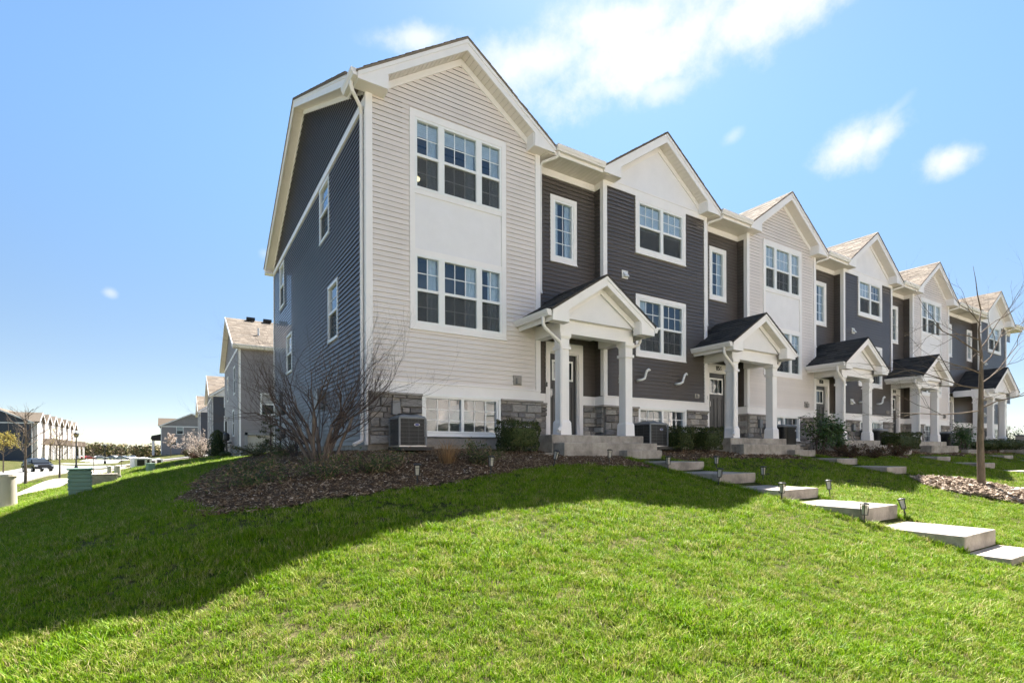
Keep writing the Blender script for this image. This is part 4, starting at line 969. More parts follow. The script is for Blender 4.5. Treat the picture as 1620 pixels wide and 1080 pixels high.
# ------------------------------------------------------------------ leaves and branches
def leaf_cloud(n, fn, size, seed, flat=0.0, aspect=.55):
    """n small leaf quads at points fn(rng)->(point, outward)"""
    r = np.random.default_rng(seed); P, O = fn(r, n); n = len(P)
    d = O + r.normal(0, .55, (n, 3)); d /= np.linalg.norm(d, axis=1)[:, None] + 1e-9
    q = r.normal(0, 1, (n, 3)); u = np.cross(d, q); u /= np.linalg.norm(u, axis=1)[:, None] + 1e-9; w = np.cross(d, u)
    s = size * r.uniform(.6, 1.3, n)[:, None]; a = u * s; b = w * s * aspect
    v = np.stack([P - a * .0 - a * .5, P + b * .5 + a * .05, P + a * .55, P - b * .5 + a * .05], 1).reshape(-1, 3)
    f = np.arange(n * 4).reshape(n, 4); m = MB(); m.v = [tuple(x) for x in v]; m.f = [tuple(int(k) for k in x) for x in f]; return m
def box_shrub(loc, sx, sy, h, label, group=None, seed=1, top_flare=.06, cat='clipped shrub', n=5200, size=.034):
    t = thing('clipped_shrub', label, cat, loc, group)
    def fn(r, n):
        P = r.uniform(-1, 1, (n, 3)); face = r.integers(0, 5, n); O = np.zeros((n, 3))
        for i, (ax, sg) in enumerate(((0, 1), (0, -1), (1, 1), (1, -1), (2, 1))): k = face == i; P[k, ax] = sg * (1 - np.abs(r.normal(0, .09, k.sum()))); O[k, ax] = sg
        z01 = (P[:, 2] + 1) / 2; fl = 1 - top_flare * (1 - z01) * 2 - .13 * np.clip(z01 - .86, 0, 1) / .14
        bl = 1 + .06 * np.sin(P[:, 0] * 5 + seed) * np.sin(P[:, 1] * 4 + 1) + .05 * np.sin(P[:, 2] * 7 + P[:, 0] * 3 + seed) + r.normal(0, .025, n)
        cr = np.maximum(np.abs(P[:, 0]), .01); rad = np.hypot(P[:, 0], P[:, 1]); k = np.clip((rad - 1.0) * .7, 0, .3)
        return np.stack([P[:, 0] * sx / 2 * fl * bl * (1 - k), P[:, 1] * sy / 2 * fl * bl * (1 - k), .05 + z01 * (h - .05) * bl], 1), O
    leaf_cloud(n, fn, size, seed).obj('foliage', 'clip', t, stuff=True)
    r = random.Random(seed); b = MB()
    for k in range(16):
        a = r.uniform(0, 6.3); q = r.uniform(.3, .85); b.tube([(.05 * math.cos(a), .05 * math.sin(a), -.05), (sx * .25 * q * math.cos(a), sy * .25 * q * math.sin(a), h * .4), (sx * .42 * q * math.cos(a), sy * .42 * q * math.sin(a), h * .88)], [.014, .009, .004], 4)
    b.obj('stems', 'twig', t)
    c = MB(); c.box(-sx * .33, sx * .33, -sy * .33, sy * .33, h * .22, h * .82); c.obj('inner_foliage', 'clip', t, bevel=.08)
    return t
CG = 'clipped evergreen shrubs by the steps'
box_shrub((2.52, -.95, -.04), .86, .72, .58, 'square dark clipped shrub left of the nearest porch, under the pale wall', CG, 3)
box_shrub((6.93, -.95, -.02), .66, .66, .55, 'dark clipped shrub touching the second cooling unit', CG, 4)
box_shrub((7.90, -.95, -.02), .86, .7, .56, 'dark clipped shrub left of porch 856, the wider of two', CG, 5)
box_shrub((18.45, -.95, 0), 2.3, .75, .60, 'long dark clipped hedge left of porch 860', CG, 6, n=8000, size=.04)
def ball_shrub(loc, r0, h, label, group, seed, mat='clip', n=2600, size=.045):
    t = thing('round_shrub', label, 'round shrub', loc, group)
    def fn(r, n):
        d = r.normal(0, 1, (n, 3)); d /= np.linalg.norm(d, axis=1)[:, None]; rr = (1 - np.abs(r.normal(0, .12, n))) * (1 + .06 * np.sin(d[:, 0] * 6 + seed) * np.cos(d[:, 1] * 5))
        return np.stack([d[:, 0] * rr * r0, d[:, 1] * rr * r0, h / 2 + d[:, 2] * rr * h / 2], 1), d
    leaf_cloud(n, fn, size, seed).obj('foliage', mat, t, stuff=True)
    b = MB(); b.tube([(0, 0, -.05), (0.02, 0, h * .5)], [.03, .015], 5); b.obj('stem', 'twig', t)
    MB().lathe((0, 0), [(r0 * .3, h * .15), (r0 * .68, h * .4), (r0 * .68, h * .62), (r0 * .3, h * .85)], 10).obj('inner_foliage', mat, t)
    return t
RG = 'round clipped shrubs before the last porch'
ball_shrub((26.2, -1.5, -.02), .62, .5, 'left one of two round dark shrubs before the far porch', RG, 11)
ball_shrub((27.95, -1.5, -.02), .62, .48, 'right one of two round dark shrubs before the far porch', RG, 12)
ball_shrub((24.6, -1.5, -.02), .45, .42, 'low round dark shrub behind the bare street tree trunk', RG, 13)
def branch(b, r, p, d, length, rad, depth, maxd, spread=.6, up=.15, kids_=(2, 4), wob=.18, ends=None, n=4, taper=.62):
    pts = [Vector(p)]; d = Vector(d).normalized(); steps = 4 if depth < maxd else 3
    for i in range(steps):
        d = (d + Vector((r.gauss(0, wob), r.gauss(0, wob), r.gauss(0, wob) + up * .3))).normalized(); pts.append(pts[-1] + d * length / steps)
    rs = [rad * (1 - (1 - taper) * i / steps) for i in range(steps + 1)]
    b.tube(pts, rs, max(3, n - depth // 2), cap=False)
    if ends is not None and depth >= maxd - 1: ends.append((pts[-1], d)); ends.append((pts[-2], d))
    if depth >= maxd: return
    for k in range(r.randint(*kids_)):
        i = r.randint(1, steps); q = pts[i]; ax = d.orthogonal().normalized(); ax.rotate(Quaternion(d, r.uniform(0, 6.283)))
        nd = (d + ax * spread * r.uniform(.6, 1.3) + Vector((0, 0, up))).normalized()
        branch(b, r, q, nd, length * r.uniform(.5, .82), rs[i] * r.uniform(.5, .72), depth + 1, maxd, spread, up, kids_, wob, ends, n, taper)
# leafy shrubs
def leafy(loc, sx, h, label, group, seed, n=1500, mat='leaf', size=.075):
    t = thing('leafy_shrub', label, 'shrub', loc, group); r = random.Random(seed); b = MB(); ends = []
    for k in range(9):
        a = r.uniform(0, 6.283); branch(b, r, (r.uniform(-.1, .1), r.uniform(-.1, .1), -.05), (math.cos(a) * sx * .55, math.sin(a) * .4, 1), h * .6, .012, 0, 2, .6, .1, (2, 4), .15, ends)
    b.obj('stems', 'twig', t)
    E = np.array([tuple(e[0]) for e in ends]); E[:, 0] = np.clip(E[:, 0], -sx, sx)
    def fn(rg, n):
        P = E[rg.integers(0, len(E), n)] + rg.normal(0, .085, (n, 3)) * (1.2, .9, 1); O = P - np.array((0, 0, h * .3)); O /= np.linalg.norm(O, axis=1)[:, None]; return P, O + np.array((0, 0, .6))
    leaf_cloud(n, fn, size, seed, aspect=.6).obj('foliage', mat, t, stuff=True); return t
LG = 'leafy green shrubs before the porches'
leafy((12.05, -1.45, -.05), .85, .95, 'tall loose leafy green shrub left of porch 858', LG, 21)
leafy((13.35, -1.35, -.05), .7, .85, 'leafy green shrub in front of the door column of porch 858', LG, 22)
leafy((23.0, -1.35, -.02), 1.0, .9, 'dark leafy shrub left of the far wide porch', LG, 23, 1500)
leafy((30.6, -.8, 0), .8, .95, 'leafy shrub at the far right end of the row against the sky', LG, 24, 900)
def lowplant(loc, sx, sy, h, label, group, seed, mat='juniper', n=2600, name='low_juniper', cat='ground shrub', size=.05):
    t = thing(name, label, cat, loc, group); r = random.Random(seed); b = MB(); pts = []
    for k in range(26):
        a = r.uniform(0, 6.283); q = r.uniform(.35, 1); ex, ey = math.cos(a) * sx * q, math.sin(a) * sy * q; eh = h * r.uniform(.4, 1.0)
        gz = lambda x, y: float(H(loc[0] + x, loc[1] + y)) - loc[2]
        p = [(0, 0, -.03), (ex * .4, ey * .4, gz(ex * .4, ey * .4) + eh * .55), (ex * .75, ey * .75, gz(ex * .75, ey * .75) + eh * .85), (ex, ey, gz(ex, ey) + eh)]
        b.tube(p, [.010, .007, .005, .002], 4, cap=False); pts += [(Vector(p[i]).lerp(Vector(p[i + 1]), f), (Vector(p[i + 1]) - Vector(p[i])).normalized()) for i in (0, 1, 2) for f in (.2, .4, .6, .8, 1)]
    b.obj('stems', 'twig', t)
    E = np.array([tuple(e[0]) for e in pts]); D = np.array([tuple(e[1]) for e in pts])
    def fn(rg, n):
        k = rg.integers(0, len(E), n); P = E[k] + rg.normal(0, .035, (n, 3)); P[:, 2] = np.maximum(P[:, 2], .0 + H(loc[0] + P[:, 0], loc[1] + P[:, 1]) - loc[2] + .01); return P, D[k] * .3 + rg.normal(0, .7, (n, 3))
    leaf_cloud(n, fn, size, seed, aspect=.28).obj('foliage', mat, t, stuff=True); return t
JG = 'low spreading shrubs in the mulch bed'
def gl(x, y): return (x, y, float(H(x, y)))
lowplant(gl(-1.95, -1.7), .85, .75, .26, 'sprawling brown green shrub at the lower left of the mulch bed', JG, 31, n=1700)
lowplant(gl(-.55, -2.0), .65, .5, .30, 'feathery green shrub under the bare shrub trunk', JG, 32, n=1700)
lowplant(gl(-1.15, -2.15), .5, .45, .22, 'thin sprawling shrub left of the first solar lantern', JG, 33, n=900)
lowplant(gl(-1.9, .2), .7, .9, .24, 'straggly brown shrub on the left slope of the mulch bed', JG, 36, n=1000)
lowplant(gl(1.15, -1.95), .42, .38, .34, 'green feathery shrub right of the tan ornamental grass', JG, 34, n=1300)
lowplant(gl(-.9, 7.6), .8, 1.6, .42, 'dark low juniper along the side wall by the gas meters', JG, 35, n=3600)
lowplant(gl(-.7, 4.2), .5, .9, .30, 'dark low juniper behind the bare shrub by the side wall', JG, 37, n=1800)
BG = 'brown leaved shrubs on the mulch slope'
for k, (x, y, lab) in enumerate([(12.6, -1.95, 'reddish brown low shrub below the leafy shrub of porch 858'), (13.9, -2.0, 'brown low shrub right of porch 858 steps, middle of three'), (15.8, -1.9, 'brown green low shrub left of the long hedge')]):
    lowplant(gl(x, y), .75, .5, .38, lab, BG, 41 + k, 'brownleaf', 1700, 'brown_shrub', 'shrub', .06)
t = thing('ornamental_grass', 'tan dry ornamental grass clump in the mulch by the basement window', 'ornamental grass', gl(.70, -1.75)); b = MB(); r = random.Random(5)
for k in range(210):
    a, q = r.uniform(0, 6.283), r.uniform(0, .13); ln, le = r.uniform(.12, .40), r.uniform(.1, 1.4); x, y = q * math.cos(a), q * math.sin(a); dx, dy = math.cos(a) * le, math.sin(a) * le; w = .003
    px, py = -math.sin(a) * w, math.cos(a) * w
    b.add([(x - px, y - py, 0), (x + px, y + py, 0), (x + dx * ln * .4 + px, y + dy * ln * .4 + py, ln * .75), (x + dx * ln * .4 - px, y + dy * ln * .4 - py, ln * .75), (x + dx * ln, y + dy * ln, ln)], [(0, 1, 2, 3), (3, 2, 4)])
b.obj('blades', 'straw', t, stuff=True)
# big bare multi-stem shrub at the corner
t = thing('bare_shrub', 'large leafless many stemmed shrub at the corner of the end house', 'bare shrub', gl(-.93, -.62)); r = random.Random(12)
b = MB(); tw = MB(); starts = []
for k in range(12):
    a = k * .5236 + r.uniform(-.2, .2); q = .04 + .13 * (k % 3) / 2; lean = r.uniform(.12, .5); ln = r.uniform(.55, .85)
    p0 = Vector((q * math.cos(a), q * math.sin(a), -.05)); d = Vector((math.cos(a) * lean, math.sin(a) * lean, 1)).normalized()
    pts = [p0]; 
    for i in range(4): d = (d + Vector((r.gauss(0, .07), r.gauss(0, .07), .02))).normalized(); pts.append(pts[-1] + d * ln / 4)
    r0 = r.uniform(.022, .038); b.tube(pts, [r0, r0 * .92, r0 * .85, r0 * .78, r0 * .7], 7); starts.append((pts[-1], d, r0 * .7)); starts.append((pts[2], d, r0 * .55))
b.obj('trunk', 'greybark', t, True)
for p, d, rr in starts:
    for k in range(2):
        a = math.atan2(d.y, d.x) + r.uniform(-1.3, 1.3); nd = (d * .45 + Vector((math.cos(a), math.sin(a), .38)) * .9).normalized()
        branch(tw, r, p, nd, r.uniform(.75, 1.08), rr * .5, 0, 4, .60, .16, (2, 4), .17, None, 5, .6)
tw.obj('branches', 'twig', t)
# second, smaller twiggy shrub behind it
t = thing('twiggy_shrub', 'low reddish twiggy shrub behind the big bare one, against the side wall', 'bare shrub', gl(-.75, 2.3)); tw = MB()
for k in range(12):
    a = r.uniform(0, 6.283); branch(tw, r, (.06 * math.cos(a), .06 * math.sin(a), -.03), (math.cos(a) * .5, math.sin(a) * .5, 1), r.uniform(.5, .75), .010, 0, 3, .6, .1, (2, 4), .16, None, 4, .6)
tw.obj('branches', 'twig', t)
# little spruce sapling by the meters
t = thing('spruce_sapling', 'small sparse dark sapling in front of the gas meters', 'sapling', gl(-.95, 4.6)); b = MB(); r = random.Random(9); pts = []
b.tube([(0, 0, -.05), (.02, 0, .6), (0, .02, 1.25)], [.022, .015, .004], 6); 
for k in range(26):
    z = .12 + k * .042; a = k * 2.4; ln = (.38 - .25 * k / 26) * r.uniform(.7, 1.1); e = Vector((math.cos(a) * ln, math.sin(a) * ln, z + .03)); b.tube([(0, 0, z), e * .5 + Vector((0, 0, z * .5 + .0)), e], [.008, .005, .003], 4, cap=False); pts += [Vector((0, 0, z)).lerp(e, f) for f in (.4, .55, .7, .85, 1)]
b.obj('trunk', 'twig', t); E = np.array([tuple(p) for p in pts])
leaf_cloud(1500, lambda rg, n: (E[rg.integers(0, len(E), n)] + rg.normal(0, .022, (n, 3)), rg.normal(0, 1, (n, 3))), .055, 3, aspect=.25).obj('foliage', 'clip', t, stuff=True)
# bare street tree at right with its mulch ring
TX, TY = 10.61, -5.3; MX, MY = 10.72, -5.3
t = thing('street_tree', 'slender bare young tree in a pale mulch ring at the right', 'bare tree', gl(TX, TY)); r = random.Random(31)
tp = [(0, 0, -.1), (.0, 0, .3), (-.01, .01, 1.0), (.0, .0, 1.9), (.03, .0, 2.7), (-.04, .02, 3.2), (.02, 0, 3.62)]
b = MB(); b.tube(tp, [.078, .066, .055, .044, .028, .017, .009], 10); b.tube([(.02, 0, 3.60), (-.10, .02, 3.9), (-.26, 0, 4.15), (-.33, .02, 4.42)], [.014, .010, .006, .003], 5); b.obj('trunk', 'bark', t, True)
tw = MB(); Rt = Vector((.844, -.536, 0)); Bk = Vector((.536, .844, 0))
for (z, sx, sz, ln, rd, bk) in [(1.62, -1, .02, 1.35, .017, .1), (1.66, 1, .42, 1.25, .018, -.2), (2.05, -1, .15, 1.25, .017, .3), (2.15, 1, .28, 1.2, .016, .2), (2.35, -1, .22, 1.1, .016, -.3), (2.5, 1, .5, 1.0, .016, -.1), (2.75, -1, .6, 1.15, .018, .1), (2.85, 1, .75, .95, .016, .2), (3.0, -1, .75, 1.0, .015, -.2), (3.15, 1, .8, .8, .012, .1), (3.3, -1, .9, .75, .012, .2), (1.9, 1, .1, .7, .012, .8), (2.6, -1, .35, .7, .012, -.8)]:
    d = (Rt * sx + Bk * bk + Vector((0, 0, sz))).normalized(); branch(tw, r, (0, 0, z), d, ln, rd * .85, 0, 3, .55, .10, (2, 4), .16, None, 5, .5)
tw.obj('branches', 'bark', t)
# ------------------------------------------------------------------ neighbouring buildings and things along the street
def siding_sheet(F, u0, u1, z0, z1, holes=(), clip=None, ch=.11, t=.016):
    b = MB(); global CH; old = CH; CH = ch
    for s0, s1, z in courses(u0, u1, z0, z1, holes, clip):
        p = [(0, 0), (t, 0), (.004, ch + .003), (0, ch + .003)]
        b.add([F(s0, o, z + q) for o, q in p] + [F(s1, o, z + q) for o, q in p], [(0, 1, 5, 4), (1, 2, 6, 5), (2, 3, 7, 6), (0, 1, 2, 3), (4, 5, 6, 7)])
    CH = old; return b
def far_window(root, F, u, z, w, h, twin=False):
    b = MB(); b.fbox(F, u - .1, u + w + .1, .0, .035, z - .1, z); b.fbox(F, u - .1, u + w + .1, 0, .035, z + h, z + h + .1); b.fbox(F, u - .1, u, 0, .035, z, z + h); b.fbox(F, u + w, u + w + .1, 0, .035, z, z + h)
    b.fbox(F, u, u + w, .005, .03, z + h * .5 - .03, z + h * .5 + .03)
    if twin: b.fbox(F, u + w / 2 - .04, u + w / 2 + .04, .002, .034, z, z + h)
    fr = b.obj('window', 'frame', root)
    MB().fbox(F, u, u + w, -.03, -.02, z + h / 2 + .03, z + h).obj('pane', 'glass', fr); MB().fbox(F, u, u + w, -.03, -.02, z, z + h / 2 - .03).obj('pane', 'glasslow', fr)
    MB().fbox(F, u, u + w, -.012, -.01, z, z + h / 2 - .03).obj('screen', 'screen', fr)
    MB().fbox(F, u, u + w, -.12, -.1, z, z + h).obj('blind', 'curtain' if twin else 'core', fr)
def building(name, label, x0, x1, y0, y1, zb, ze, front='-y', mats=('grey', 'dark'), wins=(), side_wins=(), garage=None, gables=(), rid='x', slope=.478, far=False, group=None, cat='townhouses', extra=None):
    """block with the ridge along x or y; visible faces -y and -x (or +x)"""
    t = thing(name, label, cat, (0, 0, 0), group)
    Fy = lambda u, o, z: (u, y0 - o, z); Fx = lambda u, o, z: (x0 - o, u, z); Fp = lambda u, o, z: (x1 + o, u, z)
    MB().box(x0 + .25, x1 - .25, y0 + .25, y1 - .25, zb - 1, ze - .05).obj('inner_wall', 'core', t)
    MB().box(x0 + .02, x1 - .02, y0 + .02, y1 - .02, zb - 1.2, zb + .02).obj('foundation', 'concrete', t)
    hy = [(w[0], w[0] + w[2], w[1], w[1] + w[3]) for w in wins] + ([(garage[0], garage[1], zb - 1, garage[2])] if garage else [])
    hx = [(w[0], w[0] + w[2], w[1], w[1] + w[3]) for w in side_wins]
    OV = .3
    if rid == 'x':
        mid = (y0 + y1) / 2; zr = lambda y: ze + slope * (min(y, 2 * mid - y) - y0 + OV); apex = zr(mid)
        siding_sheet(Fy, x0, x1, zb, ze, hy).obj('siding', mats[0], t, stuff=True)
        clip = lambda z: ((y0, y1) if z + .05 < ze else (None if (apex - .2 - z) / slope < .15 else (mid - (apex - .2 - z) / slope, mid + (apex - .2 - z) / slope)))
        siding_sheet(Fx, y0, y1, zb, apex, hx, clip).obj('siding', mats[1], t, stuff=True)
        r = MB()
        for a, b_ in ((y0 - OV, mid), (mid, y1 + OV)): r.prism([(x0 - OV, a, zr(a)), (x0 - OV, b_, zr(b_)), (x0 - OV, b_, zr(b_) - .1), (x0 - OV, a, zr(a) - .1)], (x1 - x0 + 2 * OV, 0, 0))
        rf = r.obj('roof', 'roof', t); sh = shingle_rows(MB(), (x0 - OV, y0 - OV, zr(y0 - OV)), (x1 + OV, y0 - OV, zr(y0 - OV)), (0, mid - y0 + OV, slope * (mid - y0 + OV)), .16 if not far else .3, .33 if not far else .6, 3); sh.obj('shingles', 'roof', rf, stuff=True)
        k = MB()
        for a, b_ in ((y0 - OV, mid), (mid, y1 + OV)): k.prism([(x0 - OV - .03, a, zr(a) + .01), (x0 - OV - .03, b_, zr(b_) + .01), (x0 - OV - .03, b_, zr(b_) - .22), (x0 - OV - .03, a, zr(a) - .22)], (.03, 0, 0))
        k.obj('rake_board', 'white', t)
        k = MB()
        for a, b_ in ((y0 - OV, mid), (mid, y1 + OV)): k.prism([(x0 - OV, a, zr(a) - .20), (x0 - OV, b_, zr(b_) - .20), (x0 - OV, b_, zr(b_) - .19), (x0 - OV, a, zr(a) - .19)], (OV - .02, 0, 0))
        k.obj('soffit', 'soffit', t); MB().box(x0 - .03, x0, y0, y1, ze - .22, ze - .05).obj('band_board', 'white', t)
        MB().box(x0 - OV, x1 + OV, y0 - OV - .03, y0 - OV, ze - .18, ze + .02).obj('fascia_board', 'white', t); gutter(t, (x0 - OV, y0 - OV - .031, ze - .12), (x1 + OV, y0 - OV - .031, ze - .12), (0, -1, 0))
        MB().box(x0 - OV, x1 + OV, y0 - OV, y0, ze - .2, ze - .19).obj('soffit', 'soffit', t)
    else:
        mid = (x0 + x1) / 2; zr = lambda x: ze + slope * (min(x, 2 * mid - x) - x0 + OV); apex = zr(mid)
        clip = lambda z: ((x0, x1) if z + .05 < ze else (None if (apex - .2 - z) / slope < .15 else (mid - (apex - .2 - z) / slope, mid + (apex - .2 - z) / slope)))
        siding_sheet(Fy, x0, x1, zb, apex, hy, clip, .16 if far else .11).obj('siding', mats[0], t, stuff=True)
        siding_sheet(Fx if front == '-x' else Fp, y0, y1, zb, ze, hx, None, .16 if far else .11).obj('siding', mats[1], t, stuff=True)
        r = MB()
        for a, b_ in ((x0 - OV, mid), (mid, x1 + OV)): r.prism([(a, y0 - OV, zr(a)), (b_, y0 - OV, zr(b_)), (b_, y0 - OV, zr(b_) - .1), (a, y0 - OV, zr(a) - .1)], (0, y1 - y0 + 2 * OV, 0))
        r.obj('roof', 'roof', t); k = MB()
        for a, b_ in ((x0 - OV, mid), (mid, x1 + OV)): k.prism([(a, y0 - OV - .03, zr(a) + .01), (b_, y0 - OV - .03, zr(b_) + .01), (b_, y0 - OV - .03, zr(b_) - .25), (a, y0 - OV - .03, zr(a) - .25)], (0, .03, 0))
        k.obj('rake_board', 'white', t); MB().box(x0, x1, y0 - .04, y0, ze - .25, ze - .05).obj('band_board', 'white', t)
    for x, y in ((x0, y0),) + (((x1, y0),) if front == '+x' else ()):
        MB().box(x - .03 if x == x0 else x - .12, x + .12 if x == x0 else x + .03, y - .03, y - .0, zb, ze).box(x - .03 if x == x0 else x, x - .0 if x == x0 else x + .03, y - .03, y + .1, zb, ze).obj('corner_post', 'white', t)
    for w in wins: far_window(t, Fy, *w)
    for w in side_wins: far_window(t, Fx if front != '+x' else Fp, *w)
    if garage:
        g0, g1, gz = garage; b = MB(); b.fbox(Fy, g0 - .02, g0 + .14, -.6, .02, zb - .6, gz); b.fbox(Fy, g1 - .14, g1 + .02, -.6, .02, zb - .6, gz); b.fbox(Fy, g0, g1, -.6, .02, gz - .15, gz); b.obj('garage_frame', 'core', t)
        d = MB(); n = 4
        for k in range(n):
            za, zc = zb - .6 + (gz - .15 - zb + .6) * k / n, zb - .6 + (gz - .15 - zb + .6) * (k + 1) / n - .012
            d = MB(); d.fbox(Fy, g0 + .14, g1 - .14, -.17, -.10, za, zc); m = max(1, int((g1 - g0) / .7))
            for q in range(m): a, c = g0 + .2 + (g1 - g0 - .4) * q / m, g0 + .2 + (g1 - g0 - .4) * (q + 1) / m - .1; d.fbox(Fy, a, c, -.10, -.09, za + .1, zc - .1)
            d.obj('garage_door_panel', 'beige', t)
    if extra: extra(t, Fy, Fx, Fp)
    return t
NG = 'neighbouring townhouse rows'
def b_extra(t, Fy, Fx, Fp):
    v = MB()
    for x in (.9, 1.9, 2.9, 3.9): 
        MB().box(x, x + .5, 28.95, 29.2, 8.66, 8.82).obj('roof_vent', 'black', t)
    MB().tube([(1.25, 25.9, 6.9), (1.25, 25.9, 7.5)], .06, 8).obj('vent_pipe', 'pvc', t)
    b = MB(); b.lathe((-.35, 27.8), [(.12, .7), (.18, .8), (.18, 1.1), (.08, 1.2)], 12); b.tube([(-.35, 27.8, -.5), (-.35, 27.8, 1.9), (-.35, 28.6, 1.95), (-.35, 28.6, .9), (-.1, 28.6, .9)], .035, 6); b.box(-.5, -.1, 27.2, 28.0, .55, .62); b.obj('gas_meter', 'blackm', t)
building('townhouse_row', 'grey townhouse row behind, with a garage door facing the alley', 0, 26, 24, 34.6, -.3, 6.02, mats=('grey', 'grey'), wins=[(1.2, 2.2, 1.25, 1.1)], side_wins=[(25.9, 3.55, .9, 1.5), (31.2, 3.55, .9, 1.5), (26.6, 1.05, .9, 1.45), (32.0, .9, .9, 1.45)], garage=(.32, 4.6, 1.12), group=NG, extra=b_extra)
def c_front(t, x0, y0, n, ze, mats, pitch=5.5):
    for k in range(n):
        gx0 = x0 + .1 + k * pitch; cx = gx0 + 1.85; b = MB(); b.box(gx0, gx0 + 3.7, y0 - .35, y0, -.3, ze); bay = b.obj('bay', mats[k % 2], t)
        MB().prism([(gx0, y0 - .35, ze), (gx0 + 3.7, y0 - .35, ze), (cx, y0 - .35, ze + 1.3)], (0, 1.0, 0)).obj('gable_wall', 'panel', t)
        k2 = MB()
        for s in (-1, 1): k2.prism([(cx, y0 - .65, ze + 1.55), (cx + s * 2.15, y0 - .65, ze + .09), (cx + s * 2.15, y0 - .65, ze - .15), (cx, y0 - .65, ze + 1.3)], (0, .04, 0))
        k2.obj('rake_board', 'white', t)
        r2 = MB()
        for s in (-1, 1): r2.prism([(cx, y0 - .66, ze + 1.60), (cx + s * 2.2, y0 - .66, ze + .1), (cx + s * 2.2, y0 - .66, ze + .05), (cx, y0 - .66, ze + 1.55)], (0, 4, 0))
        r2.obj('gable_roof', 'roof', t)
        F = lambda u, o, z: (u, y0 - .35 - o, z)
        for z in (2.3, 4.7): far_window(t, F, cx - .8, z, 1.6, 1.35, True)
def mk_c(name, label, y0, x0=0):
    def ex(t, Fy, Fx, Fp): c_front(t, x0, y0, 2, 5.8, ('navy', 'light'))
    return building(name, label, x0, x0 + 22, y0, y0 + 10.6, -.4, 5.85, mats=('navy', 'grey'), side_wins=[(y0 + 2, 3.6, .9, 1.4), (y0 + 7, 3.6, .9, 1.4), (y0 + 2, 1.2, .9, 1.4)], group=NG, extra=ex, far=True)
mk_c('townhouse_row', 'dark fronted townhouse row half hidden behind the grey row with the garage', 53)
mk_c('townhouse_row', 'narrow slice of tan roofed townhouse row, between the grey gable end and the dark row', 78, -.4)
def e_extra(t, Fy, Fx, Fp):
    MB().box(-8.0, -6.3, 127.5, 131, 2.6, 2.9).prism([(-8.2, 127.3, 2.9), (-6.3, 127.3, 2.9), (-6.3, 127.3, 4.0), (-8.0, 127.3, 3.6)], (0, 3.5, 0)).obj('porch_roof', 'porchroof', t)
    for y in (127.6, 130.5): MB().box(-7.95, -7.6, y, y + .35, -.6, 2.6).obj('porch_column', 'white', t)
    for k in range(4):
        y = 128 + 6 * k; r = MB(); r.prism([(-6.9, y, 5.9), (-6.9, y + 4.4, 5.9), (-6.9, y + 2.2, 7.6)], (5, 0, 0)); r.obj('gable_roof', 'roof', t)
building('townhouse_row', 'grey gable ended townhouse far down the lawn, with a white blossoming tree before it', -6.3, 5.0, 126, 150, -.35, 5.75, front='-x', mats=('grey', 'grey'), wins=[(-3.4, 4.0, 1.1, 1.5), (-4.6, 1.6, 1.1, 1.6)], rid='y', far=True, group=NG, extra=e_extra)
def f_extra(t, Fy, Fx, Fp):
    for k in range(7):
        y = 117.4 + 6.1 * k; MB().box(-25.3, -24.7, y, y + 4.1, -1.3, 5.6).obj('bay', 'light', t)
        MB().prism([(-24.7, y, 5.6), (-24.7, y + 4.1, 5.6), (-24.7, y + 2.05, 7.1)], (-.5, 0, 0)).obj('gable_wall', 'panel', t)
        r = MB()
        for s in (-1, 1): r.prism([(-24.3, y + 2.05, 7.45), (-24.3, y + 2.05 + s * 2.5, 5.7), (-24.3, y + 2.05 + s * 2.5, 5.5), (-24.3, y + 2.05, 7.25)], (-5, 0, 0))
        r.obj('gable_roof', 'roof', t)
        k2 = MB()
        for s in (-1, 1): k2.prism([(-24.25, y + 2.05, 7.46), (-24.25, y + 2.05 + s * 2.5, 5.71), (-24.25, y + 2.05 + s * 2.5, 5.4), (-24.25, y + 2.05, 7.15)], (-.05, 0, 0))
        k2.obj('rake_board', 'white', t)
        F = lambda u, o, z: (-24.7 + o, u, z)
        far_window(t, F, y + 1.5, 3.9, 1.1, 1.1); far_window(t, F, y + 1.5, 1.6, 1.1, 1.1)
        MB().box(-24.69, -23.2, y + 4.2, y + 6.0, 1.45, 1.6).prism([(-22.9, y + 4.0, 1.6), (-22.9, y + 6.2, 1.6), (-22.9, y + 5.1, 2.7)], (-2.3, 0, 0)).obj('porch_roof', 'roof', t)
        for q in (4.3, 5.7): MB().box(-23.4, -23.2, y + q, y + q + .2, -1.4, 1.45).obj('porch_column', 'white', t)
building('townhouse_row', 'sunlit white gabled townhouse row across the street at the far left', -36.5, -25.3, 116.6, 160, -1.3, 5.5, front='+x', mats=('navy', 'dark'), wins=[(-34.0, 3.3, 1.4, 1.8), (-31.2, .8, 1.4, 1.8)], rid='y', far=True, group=NG, extra=f_extra)
